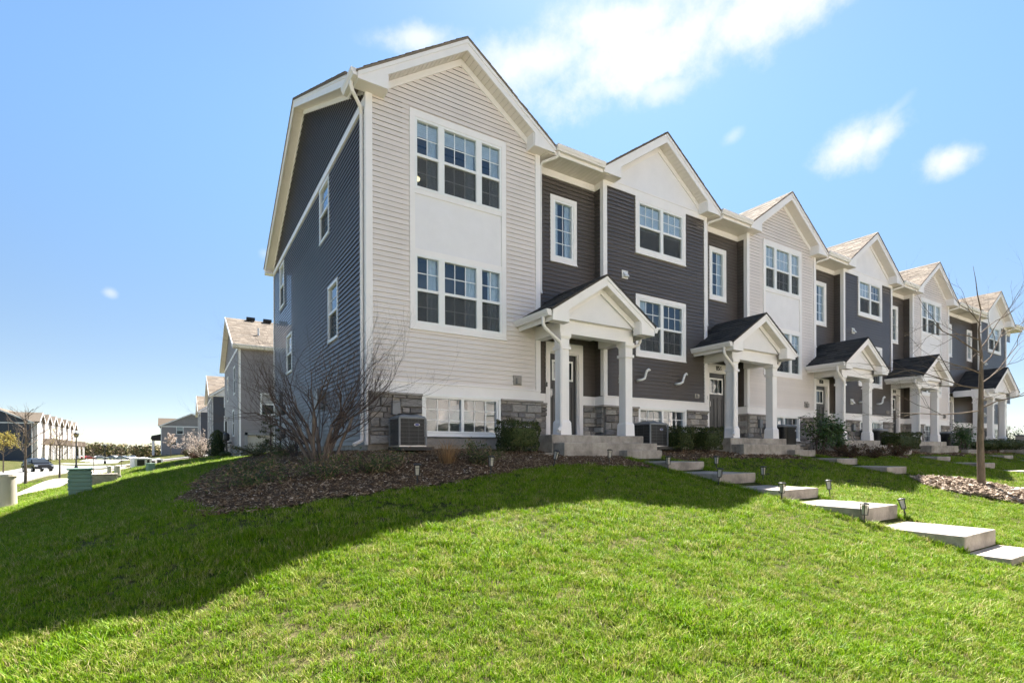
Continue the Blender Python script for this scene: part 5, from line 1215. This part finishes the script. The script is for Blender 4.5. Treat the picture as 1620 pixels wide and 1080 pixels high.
# row across the green behind the photographer: mirrored in the basement windows
def g_extra(t, Fy, Fx, Fp):
    F = lambda u, o, z: (u, -17 + o, z)
    siding_sheet(F, -8, 40, -1.1, 5.9).obj('siding', 'light', t, stuff=True)
    for k in range(8):
        x = -7.4 + 6 * k
        MB().box(x, x + 4.2, -17, -16.5, -1.2, 5.9).prism([(x - .3, -16.5, 5.9), (x + 4.5, -16.5, 5.9), (x + 2.1, -16.5, 7.6)], (0, -2, 0)).obj('bay', 'light', t)
        G = lambda u, o, z: (u, -16.5 + o, z)
        b = MB()
        for s in (-1, 1): b.prism([(x + 2.1, -16.2, 7.8), (x + 2.1 + s * 2.6, -16.2, 5.9), (x + 2.1 + s * 2.6, -16.2, 5.6), (x + 2.1, -16.2, 7.5)], (0, -3.5, 0))
        b.obj('gable_roof', 'roof', t)
        for z in (1.4, 4.0): far_window(t, G, x + 1.2, z, 1.8, 1.4, True)
        MB().box(x + 4.3, x + 5.9, -16.99, -15.6, 1.3, 1.5).prism([(x + 4.1, -15.5, 1.5), (x + 6.1, -15.5, 1.5), (x + 5.1, -15.5, 2.5)], (0, -1.5, 0)).obj('porch_roof', 'white', t)
        for q in (4.4, 5.7): MB().box(x + q, x + q + .2, -15.8, -15.6, -1.6, 1.3).obj('porch_column', 'white', t)
building('townhouse_row', 'pale sunlit townhouses seen only as a reflection in the basement windows', -8, 40, -27, -17.02, -1.4, 5.9, mats=('light', 'light'), far=True, group=NG, extra=g_extra)
# utility boxes
UG = 'utility boxes along the side lawn'
def pedestal(loc, w, h, label, rz=0):
    t = thing('utility_box', label, 'utility box', loc, UG, rz); a = w / 2; b = MB()
    for k in range(5): z = h * .12 + k * h * .16; b.box(-a - .012, a + .012, -a * .9 - .012, a * .9 + .012, z, z + h * .11)
    b.obj('ribs', 'utility', t, bevel=.012); MB().box(-a, a, -a * .9, a * .9, -.2, h * .93).obj('cabinet', 'utility', t, bevel=.03); MB().box(-a - .03, a + .03, -a * .9 - .03, a * .9 + .03, h * .931, h).obj('lid', 'utility', t, bevel=.03); return t
p = at(126.5, 777, 10.6); pedestal((p.x, p.y, p.z), .36, .50, 'green ribbed utility box on the shaded left lawn', .12)
p = at(238, 743, 24); pedestal((p.x, p.y, p.z), .27, .36, 'smaller pale green utility box farther up the left lawn', .5)
def bollard(loc, r0, h, label, plate=True):
    t = thing('utility_pedestal', label, 'utility pedestal', loc, 'beige round pedestals by the sidewalk')
    MB().lathe((0, 0), [(r0 * 1.05, -.2), (r0, .0), (r0 * .93, h * .9), (r0 * .93, h * .92)], 20).obj('body', 'beige', t, True); MB().lathe((0, 0), [(r0 * .98, h * .92), (r0 * 1.0, h * .93), (r0 * .96, h), (r0 * .3, h + .02)], 20).obj('cap', 'beige', t)
    MB().lathe((0, 0), [(r0 * 1.25, -.1), (r0 * 1.25, .03)], 20).obj('base_plate', 'concrete', t); return t
p = at(3, 800, 10.0); bollard(p, .22, .64, 'large beige cylinder pedestal cut by the left edge of the photo')
p = at(185.5, 751, 17); bollard(p, .088, .34, 'beige round pedestal right of the low concrete vault')
p = at(173, 747, 19); bollard(p, .07, .27, 'small beige round pedestal behind the low concrete vault')
t = thing('concrete_vault', 'low grey concrete block beside the sidewalk, behind the green box', 'concrete vault', tuple(at(165, 761, 14.5))); MB().box(-.28, .28, -.2, .2, -.3, .22).obj('block', 'concrete', t, bevel=.02); MB().box(-.30, .30, -.22, .22, .221, .245).obj('lid', 'walk', t, bevel=.01); t.rotation_euler = (0, 0, .1)
for k, (x, y, z, s, lab) in enumerate([(-5.2, 35.1, -1.02, .75, 'white cooling unit on the far side lawn, nearest of four'), (-5.0, 37.0, -1.04, .75, 'second white cooling unit, behind the nearest one'), (-4.75, 40.0, -1.15, .7, 'third white cooling unit on the far side lawn'), (-4.5, 44.2, -1.17, .75, 'white cooling unit farthest up the side lawn')]):
    t = thing('white_unit', lab, 'air conditioner', (x, y, z), 'white cooling units far up the side lawn', .4); a = s / 2
    MB().box(-a, a, -a, a, -.2, s * .85).obj('cabinet', 'pvc', t, bevel=.02); MB().box(-a * .6, a * .6, -a - .012, -a - .002, s * .15, s * .7).obj('grille', 'blackm', t); MB().lathe((0, 0), [(a * .8, s * .851), (a * .7, s * .9)], 14).obj('fan_guard', 'greymetal', t)
t = thing('service_cabinet', 'brown grey cabinet at the right edge, behind the round shrubs', 'utility box', (29.4, -1.7, 0)); MB().box(-.55, .45, -.3, .3, -.5, .62).obj('cabinet', 'limestone', t, bevel=.02); MB().box(-.6, .5, -.35, .35, .621, .67).obj('lid', 'greymetal', t, bevel=.01)
# lamp posts
def lamp(loc, h, label):
    t = thing('street_lamp', label, 'street lamp', loc, 'black street lamps down the road')
    MB().lathe((0, 0), [(.22, -.3), (.2, .35), (.11, .6), (.08, .7), (.06, h - .5)], 10).obj('post', 'blackm', t); MB().lathe((0, 0), [(.07, h - .5), (.18, h - .42), (.27, h - .1), (.25, h - .08)], 10).obj('lantern', 'blackm', t); MB().lathe((0, 0), [(.30, h - .07), (.26, h), (.06, h + .1)], 10).obj('cap', 'blackm', t); return t
p = gat(120.5, 60); lamp(p, 60 * (713.7 - 683) / 825 - p.z, 'tall black street lamp above the green utility box')
p = gat(166, 98); lamp(p, 98 * (713.7 - 702) / 825 - p.z, 'smaller black street lamp far down the road')
# small trees
def small_tree(name, label, loc, h, seed, trunk_h=.35, crown=None, n=900, size=.12, spread=.5, bark='bark', cat='tree', group=None, rad=.05, maxd=4):
    t = thing(name, label, cat, loc, group); r = random.Random(seed); b = MB(); b.tube([(0, 0, -.2), (.02, 0, h * trunk_h * .5), (0, .02, h * trunk_h), (0.03, 0, h * .7), (0, 0, h * .95)], [rad, rad * .85, rad * .75, rad * .4, rad * .12], 7); b.obj('trunk', bark, t)
    tw = MB(); ends = []
    for k in range(14):
        z = h * (trunk_h + (.9 - trunk_h) * k / 14); a = k * 2.4; ln = h * .30 * (1 - .6 * k / 14); branch(tw, r, (0, 0, z), (math.cos(a), math.sin(a), .9), ln, rad * .35, 1, maxd, spread, .15, (2, 4), .15, ends, 4, .5)
    tw.obj('branches', bark, t)
    if crown:
        E = np.array([tuple(e[0]) for e in ends]); leaf_cloud(n, lambda rg, n: (E[rg.integers(0, len(E), n)] + rg.normal(0, h * .02, (n, 3)), rg.normal(0, 1, (n, 3))), size, seed).obj('crown', crown, t, stuff=True)
    return t
PG = 'young street trees along the kerb'
p = gat(40, 37); small_tree('street_tree', 'bare brown street tree left of the black parked car', p, 5.6, 51, .33, None, rad=.10, group=PG)
p = gat(94, 42); small_tree('street_tree', 'thin young street tree with a few yellow leaves, right of the black car', p, 4.0, 52, .42, 'yellowleaf', 260, .09, rad=.07, group=PG)
p = gat(5, 62); small_tree('street_tree', 'yellow leaved young tree at the far left edge', p, 4.6, 53, .4, 'yellowleaf', 1600, .16, rad=.08, group=PG)
p = gat(148, 44); small_tree('street_tree', 'very thin bare sapling by the sidewalk behind the green box', p, 2.2, 54, .5, None, rad=.03, group=PG, maxd=3)
p = gat(192, 60); small_tree('street_tree', 'tiny bare sapling far along the sidewalk', p, 2.4, 55, .5, None, rad=.03, group=PG, maxd=3)
p = gat(270, 92); p.z = -.5; small_tree('blossom_tree', 'small pale blossoming tree before the grey gable end', p, 3.6, 56, .3, 'blossom', 1500, .17, rad=.07, cat='tree', maxd=3)
def ground_at(u, v, dmax=90):
    d = 4.0
    while d < dmax:
        q = at(u, v, d)
        if q.z < float(H(q.x, q.y)): return q
        d += .25
    return at(u, v, dmax)
p = gat(322, 40); t = thing('blossom_shrub', 'pale pinkish blossoming shrub left of the dark cone evergreen', 'shrub', p); r = random.Random(3); tw = MB(); ends = []
for k in range(16):
    a = r.uniform(0, 6.283); branch(tw, r, (0, 0, -.1), (math.cos(a), math.sin(a), 1.1), r.uniform(.9, 1.5), .02, 0, 2, .5, .1, (2, 4), .12, ends)
tw.obj('branches', 'greybark', t); E = np.array([tuple(e[0]) for e in ends]); leaf_cloud(1500, lambda rg, n: (E[rg.integers(0, len(E), n)] + rg.normal(0, .07, (n, 3)), rg.normal(0, 1, (n, 3))), .09, 8).obj('blossoms', 'blossom', t, stuff=True)
def cone_tree(loc, r0, h, label, seed, cat='evergreen', n=3500):
    t = thing('cone_evergreen', label, cat, loc)
    def fn(rg, n):
        z = rg.uniform(0, 1, n) ** 1.2; a = rg.uniform(0, 6.283, n); rr = r0 * np.clip(np.sqrt(np.maximum(1 - z ** 2.6, 0)) * (.72 + .28 * np.minimum(z * 5, 1)), 0, 1) * (1 - np.abs(rg.normal(0, .08, n))) * (1 + .07 * np.sin(a * 7 + z * 20))
        return np.stack([rr * np.cos(a), rr * np.sin(a), z * h], 1), np.stack([np.cos(a), np.sin(a), .4 + 0 * a], 1)
    leaf_cloud(n, fn, h * .045, seed).obj('foliage', 'clip', t, stuff=True); MB().lathe((0, 0), [(.06, -.2), (r0 * .6, .15 * h), (r0 * .62, .5 * h), (r0 * .1, .92 * h)], 9).obj('inner_foliage', 'clip', t); return t
p = gat(344, 34); cone_tree(p, .62, 1.75, 'dark rounded cone evergreen at the corner of the grey row', 61)
p = gat(305, 85); cone_tree(p, .5, 1.9, 'small dark evergreen far off against the grey gable end', 62, n=900)
p = gat(316, 60); cone_tree(p, .55, 1.7, 'dark narrow evergreen behind the blossoming shrub', 63, n=1200)
ball_shrub(gat(298, 70), .9, 1.1, 'brown shrub before the grey gable end, left of the blossoming shrub', 'brown shrubs at the far buildings', 64, 'brownleaf', 900, .12)
ball_shrub(gat(310, 46), .55, .8, 'brown shrub beside the blossoming shrub', 'brown shrubs at the far buildings', 65, 'brownleaf', 900, .09)
for k, u in enumerate((352, 360)): ball_shrub(gat(u, 30), .22, .3, ['dark low shrub at the foot of the cone evergreen', 'dark low shrub under the far gas meter'][k], 'low shrubs by the grey row', 66 + k, 'clip', 500, .05)
# cars
def car(loc, rz, label, paint_, group=None, suv=True, detail=True, sc=1.0):
    t = thing('parked_car', label, 'car', loc, group, rz); t.scale = (sc,) * 3
    prof = [(-2.35, .45), (-2.4, .75), (-2.3, 1.05), (-1.95, 1.12), (-1.75, 1.68), (-.2, 1.74), (.55, 1.62), (1.25, 1.14), (2.2, 1.02), (2.42, .8), (2.42, .45)] if suv else [(-2.2, .4), (-2.25, .7), (-2.1, .95), (-1.6, 1.0), (-1.0, 1.38), (.1, 1.42), (1.0, 1.0), (2.0, .86), (2.2, .65), (2.2, .4)]
    w = .92; b = MB(); n = len(prof); ys = (-w, -w * .97, w * .97, w)
    def inset(z): return .10 * max(0, z - 1.05) * 2.2
    b.add([(x, -(w - inset(z)), z) for x, z in prof] + [(x, w - inset(z), z) for x, z in prof], [tuple(range(n)), tuple(range(n, 2 * n))[::-1]] + [(i, n + i, n + (i + 1) % n, (i + 1) % n) for i in range(n)])
    b.obj('body', paint_, t, bevel=.06)
    zt = 1.62 if suv else 1.32; zl = 1.16 if suv else 1.0
    if suv:
        MB().hexa([(.63, -.70, 1.60), (.63, .70, 1.60), (1.22, .82, 1.18), (1.22, -.82, 1.18), (.66, -.70, 1.63), (.66, .70, 1.63), (1.27, .82, 1.20), (1.27, -.82, 1.20)]).obj('windscreen', 'carglass', t)
        for s in (-1, 1):
            for a, c in ((-1.6, -.75), (-.7, .05), (.1, .85)): MB().hexa([(a, s * .90, 1.16), (c + .15, s * .90, 1.16), (c, s * .80, 1.58), (a + .05, s * .80, 1.58), (a, s * .93, 1.16), (c + .15, s * .93, 1.16), (c, s * .83, 1.58), (a + .05, s * .83, 1.58)]).obj('side_window', 'carglass', t)
    else:
        MB().hexa([(.2, -.7, 1.36), (.2, .7, 1.36), (.95, .8, 1.02), (.95, -.8, 1.02), (.23, -.7, 1.39), (.23, .7, 1.39), (1.0, .8, 1.05), (1.0, -.8, 1.05)]).obj('windscreen', 'carglass', t)
        for s in (-1, 1): MB().hexa([(-1.3, s * .90, 1.02), (.8, s * .90, 1.02), (.1, s * .85, 1.34), (-1.0, s * .85, 1.34), (-1.3, s * .93, 1.02), (.8, s * .93, 1.02), (.1, s * .88, 1.34), (-1.0, s * .88, 1.34)]).obj('side_window', 'carglass', t)
    fx = 2.43 if suv else 2.21
    for s in (-1, 1): MB().box(fx - .1, fx + .015, s * .82 - .16, s * .82 + .06 if s > 0 else s * .82 + .16, .72, .92).obj('headlight', 'headlight', t)
    if detail:
        MB().box(fx - .02, fx + .02, -.5, .5, .62, .90).obj('grille', 'blackm', t); MB().box(fx - .05, fx + .05, -.88, .88, .40, .58).obj('bumper', 'blackm', t, bevel=.03); MB().box(fx + .051, fx + .06, -.26, .26, .44, .55).obj('number_plate', 'pvc', t)
        for s in (-1, 1): MB().box(.75, .95, s * 1.03 - .1, s * 1.03 + .1, 1.14, 1.3).obj('mirror', paint_, t, bevel=.03)
    for x in (-1.45, 1.5):
        for s in (-1, 1):
            o = MB().lathe((0, 0), [(.2, -.11), (.36, -.11), (.38, -.08), (.38, .08), (.36, .11), (.2, .11)], 18).obj('wheel', 'rubber', t); o.rotation_euler = (math.pi / 2, 0, 0); o.location = (x, s * .86, .38)
            q = MB().lathe((0, 0), [(.22, -.118), (.06, -.125), (.06, .125), (.22, .118)], 10).obj('rim', 'steel', o)
    return t
p = gat(59, 66); car((p.x, p.y, p.z + .03), math.radians(-64), 'black parked car facing the camera on the pale street', 'carpaint')
PGc = 'cars parked far off below the trees'; r = random.Random(4)
fl = ['carwhite', 'carsilver', 'carwhite', 'carred', 'carwhite', 'carsilver', 'carwhite', 'carsilver']
nm = {'carwhite': 'white', 'carsilver': 'silver', 'carred': 'red'}
for k, u in enumerate((106, 116, 127, 138, 158, 178, 196, 209)):
    p = gat(u, 190 + 6 * (k % 3)); car((p.x, p.y, p.z), r.uniform(0, 6.3), '%s car parked far off below the trees, number %s from the left' % (nm[fl[k]], ['one', 'two', 'three', 'four', 'five', 'six', 'seven', 'eight'][k]), fl[k], PGc, False, False, 1.1)
# far wood on the horizon
b = None
def wood_fn(rg, n):
    m = 120; cu = rg.uniform(20, 330, m); cd = rg.uniform(300, 420, m); ch = rg.uniform(5, 10, m) ; k = rg.integers(0, m, n)
    X = (cu - 810) / 825.08; s, c = math.sin(YAW), math.cos(YAW); cx = CAM.x + cd * (X * c + s); cy = CAM.y + cd * (-X * s + c)
    d = rg.normal(0, 1, (n, 3)); d /= np.linalg.norm(d, axis=1)[:, None]; rr = rg.uniform(.55, 1, n)
    return np.stack([cx[k] + d[:, 0] * rr * ch[k] * .55, cy[k] + d[:, 1] * rr * ch[k] * .55, -2.7 + ch[k] * .45 + d[:, 2] * rr * ch[k] * .5], 1), d
o = leaf_cloud(16000, wood_fn, 1.5, 5, aspect=.8).obj('far_wood', 'wood', None, stuff=True); tag(o, 'line of bare and budding trees on the far horizon', 'trees')
# ------------------------------------------------------------------ grass blades and mulch chips (instanced small meshes)
def tuft_mesh(seed, nb, h, w, spread, lean):
    r = random.Random(seed); b = MB()
    for k in range(nb):
        a = r.uniform(0, 6.283); q = spread * math.sqrt(r.random()); x, y = q * math.cos(a), q * math.sin(a); t = r.uniform(0, 6.283); ln = r.uniform(.1, lean); hh = h * r.uniform(.55, 1.15)
        dx, dy = math.cos(t) * ln * hh, math.sin(t) * ln * hh; px, py = -math.sin(t) * w / 2, math.cos(t) * w / 2; m = r.uniform(.45, .6)
        b.add([(x - px, y - py, -.005), (x + px, y + py, -.005), (x + dx * .35 + px * .8, y + dy * .35 + py * .8, hh * m), (x + dx * .35 - px * .8, y + dy * .35 - py * .8, hh * m), (x + dx, y + dy, hh * r.uniform(.75, 1))], [(0, 1, 2, 3), (3, 2, 4)])
    return b
def chip_mesh(seed):
    r = random.Random(seed); b = MB(); l, w, t = 1, r.uniform(.25, .5), r.uniform(.08, .16); j = lambda: r.uniform(-.08, .08)
    b.hexa([(-l / 2 + j(), -w / 2 + j(), 0), (-l / 2 + j(), w / 2 + j(), 0), (l / 2 + j(), w / 2 + j(), 0), (l / 2 + j(), -w / 2 + j(), 0), (-l / 2 + j(), -w / 2 + j(), t), (-l / 2 + j(), w / 2 + j(), t + j()), (l / 2 + j(), w / 2 + j(), t), (l / 2 + j(), -w / 2 + j(), t + j())]); return b
def scatter(name, meshes, mat, P, rot, scale, label=None, cat=None):
    coll = bpy.data.collections.new(name + '_pieces')
    for i, m in enumerate(meshes):
        o = bpy.data.objects.new('%s_piece' % name, m.mesh(name + '_piece', mat)); coll.objects.link(o)
    me = bpy.data.meshes.new(name); n = len(P); me.vertices.add(n); me.vertices.foreach_set('co', P.astype('f').ravel())
    for an, ty, dat in (('rot', 'FLOAT_VECTOR', rot), ('scl', 'FLOAT', scale), ('idx', 'INT', np.random.default_rng(1).integers(0, len(meshes), n))):
        at_ = me.attributes.new(an, ty, 'POINT'); at_.data.foreach_set('vector' if ty == 'FLOAT_VECTOR' else 'value', dat.astype('i' if ty == 'INT' else 'f').ravel())
    me.materials.append(MT[mat])
    o = link(name, me); g = bpy.data.node_groups.new(name + '_nodes', 'GeometryNodeTree')
    g.interface.new_socket('Geometry', in_out='INPUT', socket_type='NodeSocketGeometry'); g.interface.new_socket('Geometry', in_out='OUTPUT', socket_type='NodeSocketGeometry')
    gi, go = N('NodeGroupInput', g), N('NodeGroupOutput', g); ci = N('GeometryNodeCollectionInfo', g); ci.inputs[0].default_value = coll; ci.inputs['Separate Children'].default_value = True; ci.inputs['Reset Children'].default_value = True
    ip = N('GeometryNodeInstanceOnPoints', g); ip.inputs['Pick Instance'].default_value = True
    def attr(nm, ty):
        a = N('GeometryNodeInputNamedAttribute', g, data_type=ty); a.inputs[0].default_value = nm
        return a.outputs['Attribute']
    L(gi.outputs[0], ip.inputs['Points'], g); L(ci.outputs[0], ip.inputs['Instance'], g); L(attr('rot', 'FLOAT_VECTOR'), ip.inputs['Rotation'], g); L(attr('scl', 'FLOAT'), ip.inputs['Scale'], g); L(attr('idx', 'INT'), ip.inputs['Instance Index'], g)
    L(ip.outputs[0], go.inputs[0], g); md = o.modifiers.new('scatter', 'NODES'); md.node_group = g
    o['kind'] = 'stuff'
    if label: tag(o, label, cat)
    return o
rg = np.random.default_rng(42)
def blocked(X, Y, m=.02):
    k = np.zeros(X.shape, bool)
    for P in BEDS: 
        wb = .06 * np.sin(X * 7.3 + Y * 3.1) + .05 * np.sin(Y * 9.1 - X * 4.7); k |= in_poly(P, X + wb, Y + wb * .7)
    for a, b, c, d in WALKBOX: k |= (X > a - m) & (X < b + m) & (Y > c - m) & (Y < d + m)
    k |= (X > -.1) & (X < 33.3) & (Y > -.15) & (Y < 10.8); k |= (X > -.2) & (X < 27) & (Y > 23.8) & (Y < 34.8)
    k |= (np.hypot(X - MX, Y - MY) < 1.08)
    k |= (np.abs(X + 8.9) < .78) | (np.abs(X + 17.2) < 4.5)
    return k
def field(n, d0, d1, pw=1.0):
    """random ground points inside the view wedge between two distances"""
    u = rg.uniform(-130, 1750, n); d = (rg.uniform(0, 1, n) * (d1 ** (2 * pw) - d0 ** (2 * pw)) + d0 ** (2 * pw)) ** (1 / (2 * pw))
    X = (u - 810) / 825.08; s, c = math.sin(YAW), math.cos(YAW); x = CAM.x + d * (X * c + s); y = CAM.y + d * (-X * s + c); return x, y, d
parts = []
for n, d0, d1, sc0 in ((30000, 1.6, 4.6, .92), (52000, 4.4, 9.0, .95), (60000, 8.6, 18, 1.1), (34000, 17, 42, 1.7)):
    x, y, d = field(n, d0, d1); k = ~blocked(x, y); x, y = x[k], y[k]; parts.append((x, y, np.full(len(x), sc0) * rg.uniform(.55, 1.35, len(x))))
x = np.concatenate([p[0] for p in parts]); y = np.concatenate([p[1] for p in parts]); sc = np.concatenate([p[2] for p in parts])
thin = np.sin(x * 2.1 + 1.3 * np.sin(y * 1.7)) * np.sin(y * 2.6 + 1.1 * np.sin(x * 1.9)) ; sc *= .85 + .28 * np.clip(thin, -.6, 1)
fine = np.sin(x * 7.1 + 2 * np.sin(y * 5.3)) * np.sin(y * 8.3 + 1.7 * np.sin(x * 6.1)); kp = rg.uniform(0, 1, len(x)) > np.clip(-fine * .9 - .4, 0, .5) ; x, y, sc = x[kp], y[kp], sc[kp] * (1 + .22 * np.clip(fine[kp], -.5, 1))
# longer uncut blades creeping over the sides of the slabs
ex, ey = [], []
for a, b, c, d in WALKBOX:
    if d - c > .6 and c < -1.5:
        for xe in (a - .02, b + .02):
            m_ = int(150 * (d - c)); ex.append(xe + rg.normal(0, .028, m_)); ey.append(rg.uniform(c, d, m_))
ex, ey = np.concatenate(ex), np.concatenate(ey); x, y, sc = np.r_[x, ex], np.r_[y, ey], np.r_[sc, rg.uniform(.8, 1.6, len(ex))]
P = np.stack([x, y, H(x, y)], 1); n = len(x)
rot = np.stack([rg.normal(0, .12, n), rg.normal(0, .12, n), rg.uniform(0, 6.283, n)], 1)
tufts = [tuft_mesh(200 + i, 17, .046 + .007 * (i % 3), .0044, .045, 1.0 + .35 * (i % 3)) for i in range(7)]
scatter('grass', tufts, 'grass', P, rot, sc, 'short green and straw coloured lawn grass on the slope', 'grass')
# mulch chips
def bed_points(n, xr, yr, polys):
    x = rg.uniform(*xr, n); y = rg.uniform(*yr, n); k = np.zeros(n, bool); wb = .06 * np.sin(x * 7.3 + y * 3.1) + .05 * np.sin(y * 9.1 - x * 4.7)
    for q in polys: k |= in_poly(q, x + wb, y + wb * .7)
    for a, b, c, d in WALKBOX: k &= ~((x > a) & (x < b) & (y > c) & (y < d))
    return x[k], y[k]
x1, y1 = bed_points(95000, (-2.9, 5), (-3.7, 4), [BED]); x2, y2 = bed_points(14000, (-2.4, 0), (4, 10.6), [BED]); x3, y3 = bed_points(30000, (5, 33), (-2.4, .3), BEDS[1:])
# stray chips that spill over the bed edge
e = np.array(BED[3:18]); k = rg.integers(0, len(e) - 1, 1400); f = rg.uniform(0, 1, 1400); ex = e[k, 0] + (e[k + 1, 0] - e[k, 0]) * f + rg.normal(0, .07, 1400); ey = e[k, 1] + (e[k + 1, 1] - e[k, 1]) * f + rg.normal(0, .07, 1400)
x = np.concatenate([x1, x2, x3, ex]); y = np.concatenate([y1, y2, y3, ey]); n = len(x)
z = H(x, y) + .018 + .012 * np.sin(x * 13) * np.sin(y * 11) + rg.uniform(0, .016, n)
scatter('mulch_chips', [chip_mesh(i) for i in range(6)], 'chip', np.stack([x, y, z], 1), np.stack([rg.normal(0, .35, n), rg.normal(0, .35, n), rg.uniform(0, 6.283, n)], 1), rg.uniform(.010, .036, n) * np.where(x > 5, 1.6, 1), 'dark brown wood chips covering the planting beds', 'mulch')
# pale mulch ring round the street tree
n = 4200; a = rg.uniform(0, 6.283, n); rr = 1.12 * np.sqrt(rg.uniform(0, 1, n)) * (1 + .06 * np.sin(a * 5)); x, y = MX + rr * np.cos(a), MY + rr * np.sin(a); hz = .13 * np.clip(1 - (rr / 1.16) ** 2, 0, 1)
scatter('tree_ring_mulch', [chip_mesh(20 + i) for i in range(6)], 'palechip', np.stack([x, y, H(x, y) + hz + .01 + rg.uniform(0, .03, n)], 1), np.stack([rg.normal(0, .4, n), rg.normal(0, .4, n), rg.uniform(0, 6.283, n)], 1), rg.uniform(.05, .13, n), 'ring of pale wood mulch round the bare street tree', 'mulch')
m = MB(); nA, nR = 40, 6; vs = [(MX, MY, float(H(MX, MY)) + .12)] + [(MX + 1.10 * q / nR * math.cos(6.2832 * k / nA), MY + 1.10 * q / nR * math.sin(6.2832 * k / nA), float(H(MX + 1.10 * q / nR * math.cos(6.2832 * k / nA), MY + 1.10 * q / nR * math.sin(6.2832 * k / nA))) + .13 * (1 - (q / nR) ** 2) - .005) for q in range(1, nR + 1) for k in range(nA)]
fs = [(0, 1 + k, 1 + (k + 1) % nA) for k in range(nA)] + [(1 + q * nA + k, 1 + (q + 1) * nA + k, 1 + (q + 1) * nA + (k + 1) % nA, 1 + q * nA + (k + 1) % nA) for q in range(nR - 1) for k in range(nA)]
m.add(vs, fs); structure(m.obj('tree_ring_soil', 'mulchsoil', None, True))
